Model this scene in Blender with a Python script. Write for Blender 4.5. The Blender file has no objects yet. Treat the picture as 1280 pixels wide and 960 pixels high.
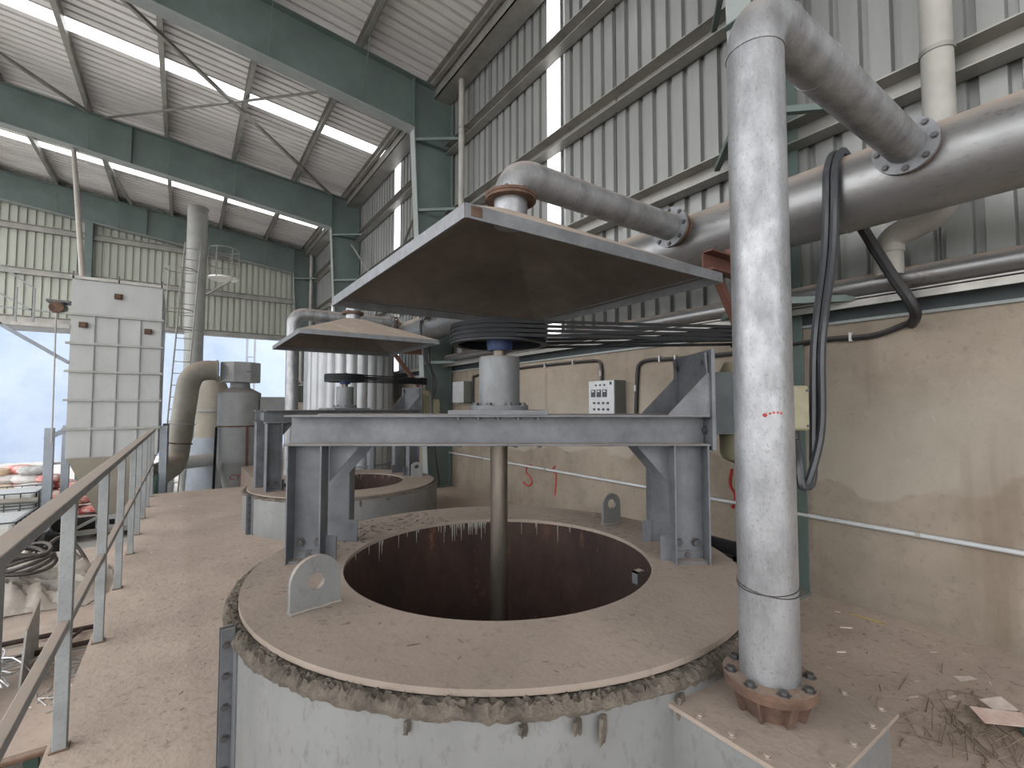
import bpy, bmesh, math, random
from mathutils import Vector as V, Matrix as MX
random.seed(7)
PI = math.pi
SC = bpy.context.scene
COL = SC.collection

# ------------------------------------------------------------------ camera
cam_d = bpy.data.cameras.new('camera'); cam = bpy.data.objects.new('camera', cam_d); COL.objects.link(cam)
cam_d.sensor_width = 36.0; cam_d.lens = 590.0 / 1280.0 * 36.0; cam_d.clip_start = 0.05; cam_d.clip_end = 300
YAW = math.radians(34.8)
cam.location = (0, 0, 1.55); cam.rotation_euler = (math.radians(92.62), 0, -YAW)
SC.camera = cam
# ------------------------------------------------------------------ overcast daylight
w = bpy.data.worlds.new('overcast_sky'); SC.world = w; w.use_nodes = True
bg = w.node_tree.nodes['Background']; bg.inputs[0].default_value = (0.975, 0.985, 1.0, 1); bg.inputs[1].default_value = 1.0
SC.view_settings.view_transform = 'Standard'; SC.view_settings.look = 'None'
SC.view_settings.gamma = 1.0; SC.view_settings.use_curve_mapping = False
SC.view_settings.exposure = 2.05

# ------------------------------------------------------------------ materials
def lin(r, g, b):
    f = lambda c: (c/255/12.92) if c/255 <= .04045 else ((c/255+.055)/1.055)**2.4
    return (f(r), f(g), f(b), 1)
DUST = lin(152, 137, 124)
MATS = {}
def mat(name, col, rough=.6, metal=0., var=.18, scale=3., stretch=(1,1,1), speck=0., dust=0., rust=0., rustcol=(112,62,40),
        bump=.0, bscale=40., col2=None, dr=(.15,.75), spec=.5, stain=0., staincol=(90,78,66)):
    m = bpy.data.materials.new(name); m.use_nodes = True; MATS[name] = m
    nt = m.node_tree; N = nt.nodes; L = nt.links; b = N['Principled BSDF']
    tc = N.new('ShaderNodeTexCoord'); mp = N.new('ShaderNodeMapping'); mp.inputs['Scale'].default_value = stretch
    L.new(tc.outputs['Object'], mp.inputs[0])
    def noise(sc, det=5, ro=.6, vec=None):
        n = N.new('ShaderNodeTexNoise'); n.inputs['Scale'].default_value = sc; n.inputs['Detail'].default_value = det
        n.inputs['Roughness'].default_value = ro; L.new((vec or mp.outputs[0]), n.inputs['Vector']); return n.outputs[0]
    def ramp(s, a, c):
        r = N.new('ShaderNodeMapRange'); r.inputs[1].default_value = a; r.inputs[2].default_value = c; L.new(s, r.inputs[0]); return r.outputs[0]
    def mix(fac, a, c, blend='MIX'):
        x = N.new('ShaderNodeMix'); x.data_type = 'RGBA'; x.blend_type = blend
        if hasattr(fac, 'links'): L.new(fac, x.inputs[0])
        else: x.inputs[0].default_value = fac
        for s, k in ((a, 6), (c, 7)):
            if hasattr(s, 'links'): L.new(s, x.inputs[k])
            else: x.inputs[k].default_value = s
        return x.outputs[2]
    def mul(a, c):
        x = N.new('ShaderNodeMath'); x.operation = 'MULTIPLY'; L.new(a, x.inputs[0])
        if hasattr(c, 'links'): L.new(c, x.inputs[1])
        else: x.inputs[1].default_value = c
        return x.outputs[0]
    c1 = lin(*col); c2 = lin(*col2) if col2 else tuple(v*(1-var*2) for v in c1[:3])+(1,)
    c = mix(ramp(noise(scale), .35, .68), c1, c2)
    if speck:
        c = mix(mul(ramp(noise(scale*14, 3, .7), .56, .70), speck), c, lin(70, 62, 56))
    if stain:
        c = mix(mul(ramp(noise(scale*.7, 6, .7), .5, .72), stain), c, lin(*staincol))
    rs = None
    if rust:
        rs = mul(ramp(noise(scale*1.7, 7, .7), .66-rust*.3, .72-rust*.2), 1.0)
        c = mix(rs, c, mix(ramp(noise(scale*9), .3, .7), lin(*rustcol), tuple(v*.5 for v in lin(*rustcol)[:3])+(1,)))
    ro = N.new('ShaderNodeMath'); ro.operation = 'MULTIPLY_ADD'; L.new(noise(scale*4), ro.inputs[0]); ro.inputs[1].default_value = .3; ro.inputs[2].default_value = rough-.15
    ros = ro.outputs[0]; met = None
    if dust:
        g = N.new('ShaderNodeNewGeometry'); s = N.new('ShaderNodeSeparateXYZ'); L.new(g.outputs['Normal'], s.inputs[0])
        d0 = mul(ramp(s.outputs[2], dr[0], dr[1]), ramp(noise(scale*2.2, 4), .15, .5))
        d = mul(d0, dust)
        c = mix(d, c, DUST)
        x = N.new('ShaderNodeMix'); L.new(d, x.inputs[0]); L.new(ros, x.inputs[2]); x.inputs[3].default_value = .95; ros = x.outputs[0]
        if metal:
            x = N.new('ShaderNodeMix'); L.new(d, x.inputs[0]); x.inputs[2].default_value = metal; x.inputs[3].default_value = 0; met = x.outputs[0]
    L.new(c, b.inputs['Base Color']); L.new(ros, b.inputs['Roughness'])
    if met: L.new(met, b.inputs['Metallic'])
    else: b.inputs['Metallic'].default_value = metal
    b.inputs['Specular IOR Level'].default_value = spec
    if bump:
        bn = N.new('ShaderNodeBump'); bn.inputs['Strength'].default_value = bump; bn.inputs['Distance'].default_value = .02
        L.new(noise(bscale, 6, .65), bn.inputs['Height']); L.new(bn.outputs[0], b.inputs['Normal'])
    return m
mat('floor_dust', (172,156,143), .95, var=.12, scale=1.1, speck=.35, bump=.35, bscale=25, stain=.35, staincol=(142,125,112), spec=.2)
mat('yard_ground', (190,186,180), .95, var=.2, scale=.8, speck=.4, bump=.3, bscale=12, spec=.2)
mat('lid_dust', (150,137,126), .95, var=.1, scale=1.6, speck=.25, bump=.2, bscale=30, stain=.3, staincol=(126,112,101), spec=.2)
mat('tank_paint', (126,127,126), .5, metal=.1, var=.13, scale=2.2, speck=.3, stain=.5, staincol=(98,99,98), stretch=(1,1,.5), dust=.7, bump=.05)
mat('housing_paint', (112,115,116), .5, metal=.1, var=.2, scale=6, speck=.3, dust=.6, stretch=(1,1,.4))
mat('frame_paint', (100,103,107), .5, metal=.1, var=.22, scale=5, speck=.4, dust=.75, bump=.05)
mat('silver_pipe', (150,151,153), .42, metal=.55, var=.22, scale=9, speck=.4, dust=.8, dr=(.35,.85), stretch=(1,1,.55), bump=.14, bscale=30)
mat('dusty_pipe', (142,142,142), .38, metal=.75, var=.15, scale=3, speck=.3, dust=.95, dr=(.35,.8), stretch=(1,.4,1), bump=.05, rust=.1, rustcol=(120,84,60))
mat('hood_top', (184,172,158), .8, var=.1, scale=2, dust=.9, speck=.15)
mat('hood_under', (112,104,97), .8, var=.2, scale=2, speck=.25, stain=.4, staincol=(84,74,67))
mat('hood_rim', (122,124,127), .45, metal=.3, var=.16, scale=9, speck=.35, dust=.5)
mat('rust', (100,76,62), .9, var=.3, scale=9, speck=.4, dust=.5, bump=.3, bscale=60)
mat('rust_dark', (62,44,36), .85, var=.3, scale=2.5, rust=.22, rustcol=(104,70,50), stretch=(1,1,.5), speck=.2, bump=.15, stain=.6, staincol=(36,25,21))
mat('rust_bracket', (98,64,53), .7, var=.12, scale=5, speck=.2, dust=.4)
mat('shaft_steel', (112,104,95), .4, metal=.7, var=.25, scale=5, speck=.5, stretch=(2,2,.3), stain=.5, staincol=(62,54,46))
mat('bolt_steel', (92,90,90), .5, metal=.6, var=.2, scale=20)
mat('green_steel', (92,105,101), .5, var=.12, scale=2, speck=.1, dust=.4)
mat('sill_dark', (58,66,68), .6, var=.15, scale=3)
mat('green_steel_lit', (138,144,142), .55, var=.1, scale=2, dust=.4)  # same green steel, paled so light on flange faces sits in the colour
mat('galv', (150,148,142), .42, metal=.45, var=.14, scale=3, dust=.5)
mat('roof_sheet', (230,227,226), .45, metal=.25, var=.12, scale=1.0, stretch=(.3,2,1))
mat('wall_sheet', (144,145,142), .4, metal=.3, var=.1, scale=1.2, stretch=(1,3,.3), speck=.05)
mat('gable_sheet', (160,162,151), .5, metal=.15, var=.08, scale=1.0, stretch=(3,1,.3))
mat('fibre', (118,109,98), 1., var=.3, scale=12, speck=.5, bump=.8, bscale=90)
mat('drip', (150,146,140), .7, var=.1, scale=10)
mat('black_rubber', (34,34,36), .55, var=.2, scale=12, dust=.35)
mat('belt_black', (20,21,23), .6, var=.2, scale=12, spec=.25)
mat('pulley_black', (22,27,36), .5, var=.2, scale=8, spec=.3)
mat('hub_blue', (38,62,112), .45, var=.15, scale=8)
mat('motor_beige', (132,127,102), .5, var=.12, scale=8, dust=.6, speck=.2)
mat('panel_white', (178,180,181), .35, var=.06, scale=8)
mat('panel_side', (96,98,93), .4, var=.06, scale=8, dust=.5)
mat('dark_plastic', (52,54,58), .4, var=.1, scale=10)
mat('white_pipe', (154,151,145), .5, var=.1, scale=4, dust=.5)
mat('rail_paint', (136,139,139), .5, var=.14, scale=6, speck=.35, dust=.9)
mat('filter_white', (160,161,160), .5, var=.07, scale=2, speck=.08, stretch=(1,1,.4))
mat('filter_rib', (150,150,146), .55, var=.1, scale=4, dust=.5)
mat('hopper', (150,143,130), .7, var=.1, scale=2, stain=.3, staincol=(118,104,86))
mat('cyclone', (146,147,147), .5, var=.12, scale=2, speck=.15, dust=.4)
mat('dirty_duct', (142,138,126), .6, var=.14, scale=2.5, speck=.25, dust=.9)
mat('white_vessel', (168,171,173), .35, metal=.2, var=.08, scale=2)
mat('bluegrey', (140,146,154), .6, var=.12, scale=2)
mat('red_paint', (168,40,36), .6, var=.2, scale=20)
mat('tarp', (176,171,163), .7, var=.16, scale=4, stain=.3, staincol=(140,128,112), dust=.4)
mat('brown_sheet', (172,156,143), .9, var=.12, scale=2, speck=.25, stain=.4, staincol=(196,186,176))
mat('wire', (196,196,196), .4, metal=.4, var=.2, scale=20)
mat('cage', (60,66,70), .5, var=.2, scale=10)
mat('tote_white', (188,188,184), .4, var=.06, scale=3)
mat('sack_white', (206,202,198), .7, var=.1, scale=6)
mat('sack_red', (190,70,62), .7, col2=(216,204,196), scale=5)
mat('sack_tan', (196,160,120), .7, col2=(214,200,180), scale=5)
mat('sack_grey', (140,140,138), .7, col2=(196,196,192), scale=5)
mat('dark_green', (38,66,54), .6, var=.2, scale=6)
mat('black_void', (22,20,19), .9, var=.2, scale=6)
mat('twig', (132,116,98), .9, var=.25, scale=30)
mat('paper', (196,182,172), .8, var=.12, scale=30)
mat('pink_paper', (186,156,146), .8, var=.16, scale=18, col2=(204,186,176))
mat('yellow_bit', (206,176,96), .8, scale=30)
mat('platform_white', (226,226,222), .5, var=.05, scale=6)  # near-white colour of the round sampling platform
mat('yard_wall', (160,171,187), .9, var=.1, scale=.45, col2=(140,155,178), stain=.5, staincol=(160,168,178), spec=.2, speck=.06)
# concrete wall: two plaster zones, streaks and blotches
def concrete():
    m = mat('concrete', (146,135,121), .9, var=.14, scale=1.3, speck=.22, bump=.4, bscale=14, stain=.75, staincol=(108,96,83), spec=.25)
    nt = m.node_tree; N = nt.nodes; L = nt.links; b = N['Principled BSDF']
    src = b.inputs['Base Color'].links[0].from_socket
    g = N.new('ShaderNodeNewGeometry'); s = N.new('ShaderNodeSeparateXYZ'); L.new(g.outputs['Position'], s.inputs[0])
    n = N.new('ShaderNodeTexNoise'); n.inputs['Scale'].default_value = 1.1; n.inputs['Detail'].default_value = 4; L.new(g.outputs['Position'], n.inputs['Vector'])
    a = N.new('ShaderNodeMath'); a.operation = 'MULTIPLY_ADD'; L.new(n.outputs[0], a.inputs[0]); a.inputs[1].default_value = -.9; L.new(s.outputs[2], a.inputs[2])
    def rng(sock, lo, hi, o0=0, o1=1):
        r = N.new('ShaderNodeMapRange'); L.new(sock, r.inputs[0]); r.inputs[1].default_value = lo; r.inputs[2].default_value = hi; r.inputs[3].default_value = o0; r.inputs[4].default_value = o1; return r.outputs[0]
    def mix(f, x, y):
        k = N.new('ShaderNodeMix'); k.data_type = 'RGBA'; L.new(f, k.inputs[0])
        for q, i in ((x, 6), (y, 7)):
            if hasattr(q, 'links'): L.new(q, k.inputs[i])
            else: k.inputs[i].default_value = q
        return k.outputs[2]
    # pale plaster patch between a wavy lower edge and a soft upper edge
    k1 = rng(a.outputs[0], .53, .56); k2 = rng(a.outputs[0], .9, 1.5, .62, 0)
    mm = N.new('ShaderNodeMath'); mm.operation = 'MULTIPLY'; L.new(k1, mm.inputs[0]); L.new(k2, mm.inputs[1])
    c = mix(mm.outputs[0], src, lin(154,147,135))
    # vertical damp streaks
    mp = N.new('ShaderNodeMapping'); mp.inputs['Scale'].default_value = (1, 2.2, .22); L.new(g.outputs['Position'], mp.inputs[0])
    n2 = N.new('ShaderNodeTexNoise'); n2.inputs['Scale'].default_value = 2.0; n2.inputs['Detail'].default_value = 6; L.new(mp.outputs[0], n2.inputs['Vector'])
    c = mix(rng(n2.outputs[0], .56, .72, 0, .55), c, lin(112,98,84))
    L.new(c, b.inputs['Base Color'])
concrete()
def translucent(name, col, alpha):
    m = bpy.data.materials.new(name); m.use_nodes = True; MATS[name] = m; nt = m.node_tree; nt.nodes.clear()
    o = nt.nodes.new('ShaderNodeOutputMaterial'); t = nt.nodes.new('ShaderNodeBsdfTranslucent'); p = nt.nodes.new('ShaderNodeBsdfTransparent')
    x = nt.nodes.new('ShaderNodeMixShader'); x.inputs[0].default_value = alpha
    n = nt.nodes.new('ShaderNodeTexNoise'); n.inputs['Scale'].default_value = 6
    r = nt.nodes.new('ShaderNodeMix'); r.data_type = 'RGBA'; r.inputs[6].default_value = col; r.inputs[7].default_value = tuple(c*.94 for c in col[:3])+(1,)
    nt.links.new(n.outputs[0], r.inputs[0]); nt.links.new(r.outputs[2], t.inputs[0])
    nt.links.new(t.outputs[0], x.inputs[1]); nt.links.new(p.outputs[0], x.inputs[2]); nt.links.new(x.outputs[0], o.inputs[0])
translucent('skylight_fibreglass', (.95, .97, .98, 1), .55)

# ------------------------------------------------------------------ mesh builder
def basis(axis):
    z = V(axis).normalized(); t = V((0,0,1)) if abs(z.z) < .9 else V((0,1,0))
    x = t.cross(z).normalized(); return x, z.cross(x), z
class G:
    def __init__(s): s.v = []; s.f = []
    def add(s, v, f):
        o = len(s.v); s.v += [tuple(p) for p in v]; s.f += [tuple(i+o for i in q) for q in f]; return s
    def box(s, x0, x1, y0, y1, z0, z1):
        return s.add([(x0,y0,z0),(x1,y0,z0),(x1,y1,z0),(x0,y1,z0),(x0,y0,z1),(x1,y0,z1),(x1,y1,z1),(x0,y1,z1)],
                     [(0,3,2,1),(4,5,6,7),(0,1,5,4),(1,2,6,5),(2,3,7,6),(3,0,4,7)])
    def bar(s, p0, p1, w, h, up=(0,0,1)):
        p0, p1 = V(p0), V(p1); d = (p1-p0).normalized(); u = V(up); x = d.cross(u)
        if x.length < 1e-4: x = d.cross(V((1,0,0)))
        x.normalize(); u = x.cross(d); a, b = x*w/2, u*h/2
        q = [p+k for p in (p0, p1) for k in (-a-b, a-b, a+b, -a+b)]
        return s.add(q, [(0,3,2,1),(4,5,6,7),(0,1,5,4),(1,2,6,5),(2,3,7,6),(3,0,4,7)])
    def prism(s, poly, vec):
        n = len(poly); vec = V(vec); P = [V(p) for p in poly]
        return s.add(P+[p+vec for p in P], [tuple(range(n))[::-1], tuple(range(n, 2*n))]+[(i, (i+1)%n, n+(i+1)%n, n+i) for i in range(n)])
    def tube(s, pts, r, n=12, closed=False, caps=True):
        P = [V(p) for p in pts]; k = len(P); R = r if isinstance(r, (list, tuple)) else [r]*k
        T = []
        for i in range(k):
            a = P[(i-1)%k] if (closed or i > 0) else P[i]; b = P[(i+1)%k] if (closed or i < k-1) else P[i]
            T.append((b-a).normalized())
        x, y, _ = basis(T[0]); vs = []
        for i in range(k):
            if i:
                ax = T[i-1].cross(T[i])
                if ax.length > 1e-7: x = MX.Rotation(T[i-1].angle(T[i]), 3, ax.normalized()) @ x
            x = (x-T[i]*x.dot(T[i])).normalized(); y = T[i].cross(x)
            vs += [P[i]+(x*math.cos(2*PI*j/n)+y*math.sin(2*PI*j/n))*R[i] for j in range(n)]
        fs = []
        for i in range(k if closed else k-1):
            a = i*n; b = ((i+1)%k)*n
            fs += [(a+j, a+(j+1)%n, b+(j+1)%n, b+j) for j in range(n)]
        if caps and not closed: fs += [tuple(range(n))[::-1], tuple((k-1)*n+j for j in range(n))]
        return s.add(vs, fs)
    def lathe(s, prof, n=24, org=(0,0,0), axis=(0,0,1), closed=False, a0=0, a1=2*PI):
        x, y, z = basis(axis); o = V(org); full = abs(a1-a0-2*PI) < 1e-6; k = n if full else n+1; vs = []; m = len(prof)
        if abs(axis[2]) == 1 and axis[0] == 0: x, y = V((1,0,0)), V((0,1,0))
        for j in range(k):
            t = a0+(a1-a0)*j/n
            for r, h in prof: vs.append(o+x*r*math.cos(t)+y*r*math.sin(t)+z*h)
        fs = []
        for j in range(k if full else k-1):
            a = j*m; b = ((j+1)%k)*m
            for i in range(m if closed else m-1): fs.append((a+i, b+i, b+(i+1)%m, a+(i+1)%m))
        return s.add(vs, fs)
    def cyl(s, p0, p1, r, n=16):
        p0, p1 = V(p0), V(p1); h = (p1-p0).length
        return s.lathe([(0,0),(r,0),(r,h),(0,h)], n, p0, p1-p0)
    def ring(s, c, axis, r0, r1, h, n=28): return s.lathe([(r0,0),(r1,0),(r1,h),(r0,h)], n, c, axis, closed=True)
    def build(s, name, mt, parent=None, loc=(0,0,0), rz=0, smooth=True, bevel=0, **tags):
        me = bpy.data.meshes.new(name); me.from_pydata(s.v, [], s.f); me.materials.append(MATS[mt])
        bm = bmesh.new(); bm.from_mesh(me); bmesh.ops.recalc_face_normals(bm, faces=bm.faces); bm.to_mesh(me); bm.free()
        if smooth:
            me.polygons.foreach_set('use_smooth', [True]*len(me.polygons)); me.set_sharp_from_angle(angle=math.radians(38))
        return link(me, name, parent, loc, rz, bevel, **tags)
def link(me, name, parent=None, loc=(0,0,0), rz=0, bevel=0, **tags):
    o = bpy.data.objects.new(name, me); COL.objects.link(o); o.parent = parent; o.location = loc; o.rotation_euler = (0,0,rz)
    if bevel:
        b = o.modifiers.new('bevel', 'BEVEL'); b.width = bevel; b.segments = 2; b.limit_method = 'ANGLE'
    for k, v in tags.items(): o[k] = v
    return o
def empty(name, loc=(0,0,0), rz=0, **tags):
    o = bpy.data.objects.new(name, None); COL.objects.link(o); o.location = loc; o.rotation_euler = (0,0,rz); o.empty_display_size = .1
    for k, v in tags.items(): o[k] = v
    return o
def copy_tree(o, parent=None):
    c = o.copy(); COL.objects.link(c); c.parent = parent
    for ch in list(o.children): copy_tree(ch, c)
    return c
def rounded(pts, rad, k=7):
    """polyline with its corners turned into arcs"""
    P = [V(p) for p in pts]; out = [P[0]]
    for i in range(1, len(P)-1):
        a, b, c = P[i-1], P[i], P[i+1]; d0 = (a-b).normalized(); d1 = (c-b).normalized(); ang = d0.angle(d1)
        if ang > PI-.02: out.append(b); continue
        r = rad[i-1] if isinstance(rad, (list, tuple)) else rad; t = r/math.tan(ang/2)
        cen = b+(d0+d1).normalized()*(r/math.sin(ang/2)); s = b+d0*t-cen; e = b+d1*t-cen; tot = s.angle(e); ax = s.cross(e).normalized()
        for j in range(k+1): out.append(cen+MX.Rotation(tot*j/k, 3, ax) @ s)
    out.append(P[-1]); return out
def smoothpath(pts, k=6):
    P = [V(p) for p in pts]; P = [P[0]*2-P[1]]+P+[P[-1]*2-P[-2]]; out = []
    for i in range(1, len(P)-2):
        a, b, c, d = P[i-1:i+3]
        for j in range(k):
            t = j/k; out.append(.5*((2*b)+(c-a)*t+(2*a-5*b+4*c-d)*t*t+(3*b-a-3*c+d)*t**3))
    out.append(P[-2]); return out
BOLT = {}
def bolt(parent, loc, axis=(0,0,1), r=.012, mt='bolt_steel', name='bolt'):
    if mt not in BOLT:
        g = G(); g.lathe([(0,.0),(1.5,.0),(1.5,.25),(1,.25),(1,1.0),(0,1.0)], 6)
        me = bpy.data.meshes.new('bolt'); me.from_pydata(g.v, [], g.f); me.materials.append(MATS[mt]); BOLT[mt] = me
    o = bpy.data.objects.new(name, BOLT[mt]); COL.objects.link(o); o.parent = parent; o.location = loc; o.scale = (r,r,r)
    o.rotation_euler = V(axis).to_track_quat('Z', 'Y').to_euler(); return o
def bolts_ring(parent, c, axis, rad, n, r=.012, mt='bolt_steel', ph=0):
    x, y, z = basis(axis)
    for i in range(n):
        t = 2*PI*(i+ph)/n; bolt(parent, V(c)+x*rad*math.cos(t)+y*rad*math.sin(t), axis, r, mt)

# ================================================================== SETTING
def holed_slab(name, outer, holes, z, depth, mt, **tags):
    bm = bmesh.new(); edges = []
    loops = [outer]+[[(cx+r*math.cos(2*PI*i/48), cy+r*math.sin(2*PI*i/48)) for i in range(48)] for cx, cy, r in holes]
    for lp in loops:
        vs = [bm.verts.new((x, y, z)) for x, y in lp]
        edges += [bm.edges.new((vs[i], vs[(i+1)%len(vs)])) for i in range(len(vs))]
    bmesh.ops.triangle_fill(bm, use_beauty=True, edges=edges)
    r = bmesh.ops.extrude_face_region(bm, geom=bm.faces[:])
    bmesh.ops.translate(bm, vec=(0,0,-depth), verts=[e for e in r['geom'] if isinstance(e, bmesh.types.BMVert)])
    bmesh.ops.recalc_face_normals(bm, faces=bm.faces)
    me = bpy.data.meshes.new(name); bm.to_mesh(me); bm.free(); me.materials.append(MATS[mt]); return link(me, name, **tags)
T1 = (1.585, 2.42); T2 = (1.92, 6.9)
fl = holed_slab('floor', [(-.47,-10),(4.4,-10),(4.4,20.4),(1.25,20.4),(1.25,10.45),(-.47,10.45)], [(*T1,1.0),(*T2,1.0)], 0, 1.02, 'floor_dust',
           kind='structure', label='dusty brown raised concrete floor around the tanks')
G().box(-40,30,-30,60,-1.4,-1.0).build('yard_floor', 'yard_ground', kind='structure', label='lower grey yard ground beyond the raised floor')
G().box(-30,22,30,30.4,-1,9).build('wall_yard', 'yard_wall', kind='structure', label='pale blue washed masonry wall seen through the open gable')
# --- wall on the right: masonry below, ribbed sheets above
WX = 4.30
wr = G().box(WX,WX+.22,-10,20.5,0,2.2).build('wall_right', 'concrete', kind='structure', label='stained beige plaster wall below grey ribbed cladding')
def rib_profile(n, pitch=.2, h=.05):
    p = []
    for i in range(n):
        a = i*pitch; p += [(a,0),(a+.132,0),(a+.142,h),(a+.190,h)]
    p.append((n*pitch, 0)); return p
def wall_sheet(y0, n, z0, z1, mt, parent, name):
    g = G(); P = rib_profile(n); k = len(P)
    v = [(WX+.02+h, y0+a, z) for z in (z0, z1) for a, h in P]
    g.add(v, [(i, i+1, k+i+1, k+i) for i in range(k-1)]); return g.build(name, mt, parent, smooth=False)
strips = [(-7.6,-7.2), (-1.2,-.8), (4.9,5.3), (11.1,11.5), (17.3,17.7)]
y = -10.0
for s0, s1 in strips+[(20.5, 20.5)]:
    while y < s0-1e-6:
        n = min(5, int(round((s0-y)/.2)))
        if n <= 0: break
        wall_sheet(y, n, 2.2, 7.95, 'wall_sheet', wr, 'cladding_sheet'); y += n*.2
    if s1 > s0:
        wall_sheet(s0, 2, 2.2, 7.95, 'skylight_fibreglass', wr, 'translucent_sheet'); y = s1
def c_section(p0, p1, h, wdt, up=(0,0,1), side=None, t=.012):
    """C section from p0 to p1; web of height h, flanges reaching wdt to the side"""
    g = G(); p0, p1 = V(p0), V(p1); d = (p1-p0).normalized(); u = V(up); sd = V(side) if side else d.cross(u).normalized()
    g.bar(p0, p1, t, h, u)
    for s in (-1, 1):
        o = sd*wdt/2+u*s*(h/2-t/2); g.bar(p0+o, p1+o, wdt, t, u)
    return g
for z in (3.85, 5.25, 6.63):
    c_section((WX-.01,-10,z), (WX-.01,20.4,z), .2, .16, side=(-1,0,0)).build('girt', 'galv', wr, smooth=False)
G().box(WX-.03,WX+.02,-10,20.4,2.2,2.222).build('sill_angle', 'green_steel_lit', wr, smooth=False)
G().box(WX+.005,WX+.02,-10,20.4,2.222,2.34).build('sill_web', 'sill_dark', wr, smooth=False)
G().box(WX-.19,WX+.02,-10,20.4,2.34,2.362).box(WX-.19,WX-.178,-10,20.4,2.29,2.35).build('sill_ledge', 'galv', wr, smooth=False)
for yy in (.95, 3.9, 6.85, 10.2, 13.1):   # sag rods between the girts
    G().tube([(WX-.03,yy,2.4),(WX-.03,yy,7.7)], .006, 5).build('sag_rod', 'bolt_steel', wr)
# --- gable at the far end
GY = 20.5
wb = empty('wall_back', (0,GY,0), kind='structure', label='far gable clad in pale ribbed sheets above a wide opening')
roofz = lambda x: 7.95+.1*(4-x)
x = -7.7
for i in range(12):
    P = rib_profile(5); g = G(); k = len(P)
    g.add([(x+a, h, 4.2) for a, h in P]+[(x+a, h, roofz(x+a)) for a, h in P], [(j, j+1, k+j+1, k+j) for j in range(k-1)])
    g.build('cladding_sheet', 'gable_sheet', wb, smooth=False); x += 1.0
for z in (5.7, 7.08):
    c_section((-7.7,-.06,z), (4.3,-.06,z), .2, .1, side=(0,-1,0)).build('girt', 'galv', wb, smooth=False)
c_section((-7.7,-.07,4.2), (4.3,-.07,4.2), .22, .16, side=(0,-1,0)).build('lintel_beam', 'galv', wb, smooth=False)
for xx in (-2.67,):
    g = G(); zt = 7.55
    g.box(xx-.1,xx+.1,-.3,-.288,-1,zt); g.box(xx-.1,xx+.1,-.12,-.108,-1,zt); g.box(xx-.006,xx+.006,-.29,-.11,-1,zt)
    g.build('gable_column', 'green_steel', wb, smooth=False)
# --- roof
ce = empty('ceiling', (0,0,0), kind='structure', label='pitched roof of pale ribbed metal sheets on purlins')
XL = -7.6
def roof_sheet(y0, n, mt, name):
    P = rib_profile(n, h=.075); k = len(P); g = G()
    g.add([(4.25, y0+a, roofz(4.25)+h) for a, h in P]+[(XL, y0+a, roofz(XL)+h) for a, h in P], [(j, j+1, k+j+1, k+j) for j in range(k-1)])
    g.build(name, mt, ce, smooth=False)
rs = [(-7.3,-6.9), (-1.1,-.7), (5.1,5.5), (11.3,11.7), (17.5,17.9)]
y = -10.1
for s0, s1 in rs+[(20.7,20.7)]:
    while y < s0-1e-6:
        n = min(5, int(round((s0-y)/.2)))
        if n <= 0: break
        roof_sheet(y, n, 'roof_sheet', 'roof_sheet'); y += n*.2
    if s1 > s0: roof_sheet(s0, 2, 'skylight_fibreglass', 'skylight_sheet'); y = s1
purl = [3.86, 2.46, .97, -.48, -1.95, -3.42, -4.9, -6.4, -7.5]
for xx in purl:
    c_section((xx,-10,roofz(xx)-.105), (xx,20.6,roofz(xx)-.105), .2, .08, side=(-1,0,0)).build('purlin', 'galv', ce, smooth=False)
# --- portal frames
raft_b = lambda x: 6.8+(3.4-x)*.117
raft_t = lambda x: 7.74+.1*(4-x)
def portal(yc, label):
    e = empty('portal_frame', (0,yc,0), label=label, category='steel frame', group='green portal frames')
    t = .012; hw = .1
    g = G(); g.prism([(3.8,-t/2,0),(4.262,-t/2,0),(4.262,-t/2,raft_t(4.262)),(3.45,-t/2,raft_t(3.45)),(3.45,-t/2,6.8)], (0,t,0)); col = g.build('column', 'green_steel', e, smooth=False)
    G().bar((3.8,0,0), (3.45,0,6.8), .2, .016, up=(1,0,0)).build('inner_flange', 'green_steel_lit', col, smooth=False)
    G().box(4.262,4.276,-hw,hw,0,7.7).build('outer_flange', 'green_steel', col, smooth=False)
    G().box(3.76,4.28,-.11,.11,0,.02).build('base_plate', 'green_steel', col, smooth=False)
    g = G(); g.prism([(3.45,-t/2,6.8),(3.45,-t/2,raft_t(3.45)),(XL,-t/2,raft_t(XL)),(XL,-t/2,raft_b(XL))], (0,t,0)); raf = g.build('rafter', 'green_steel', e, smooth=False)
    G().bar((3.45,0,6.8), (XL,0,raft_b(XL)), .26, .016).build('bottom_flange', 'green_steel_lit', raf, smooth=False)
    G().bar((4.2,0,raft_t(4.2)), (XL,0,raft_t(XL)), .26, .016).build('top_flange', 'green_steel', raf, smooth=False)
    for xx in (3.45, -1.2, -6.0):
        G().box(xx-.008,xx+.008,-hw,hw,raft_b(xx),raft_t(xx)).build('stiffener', 'green_steel', raf, smooth=False)
    for z in (6.6, 4.6):
        G().box(3.5,4.22,-hw,hw,z-.006,z+.006).build('stiffener', 'green_steel', col, smooth=False)
    for z in (2.36, 3.85, 5.25, 6.6):
        for s in (-1, 1):
            xi = 3.8-.35*z/6.8; G().bar((xi+.02,s*.06,z), (4.2,s*.6,z), .05, .05).build('girt_brace', 'green_steel', col, smooth=False)
    for xx in purl[1:7]:
        for s in (-1, 1):
            G().bar((xx,s*.55,roofz(xx)-.2), (xx,s*.02,raft_b(xx)+.05), .04, .006, up=(1,0,0)).build('fly_brace', 'green_steel', raf, smooth=False)
    return e
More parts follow.
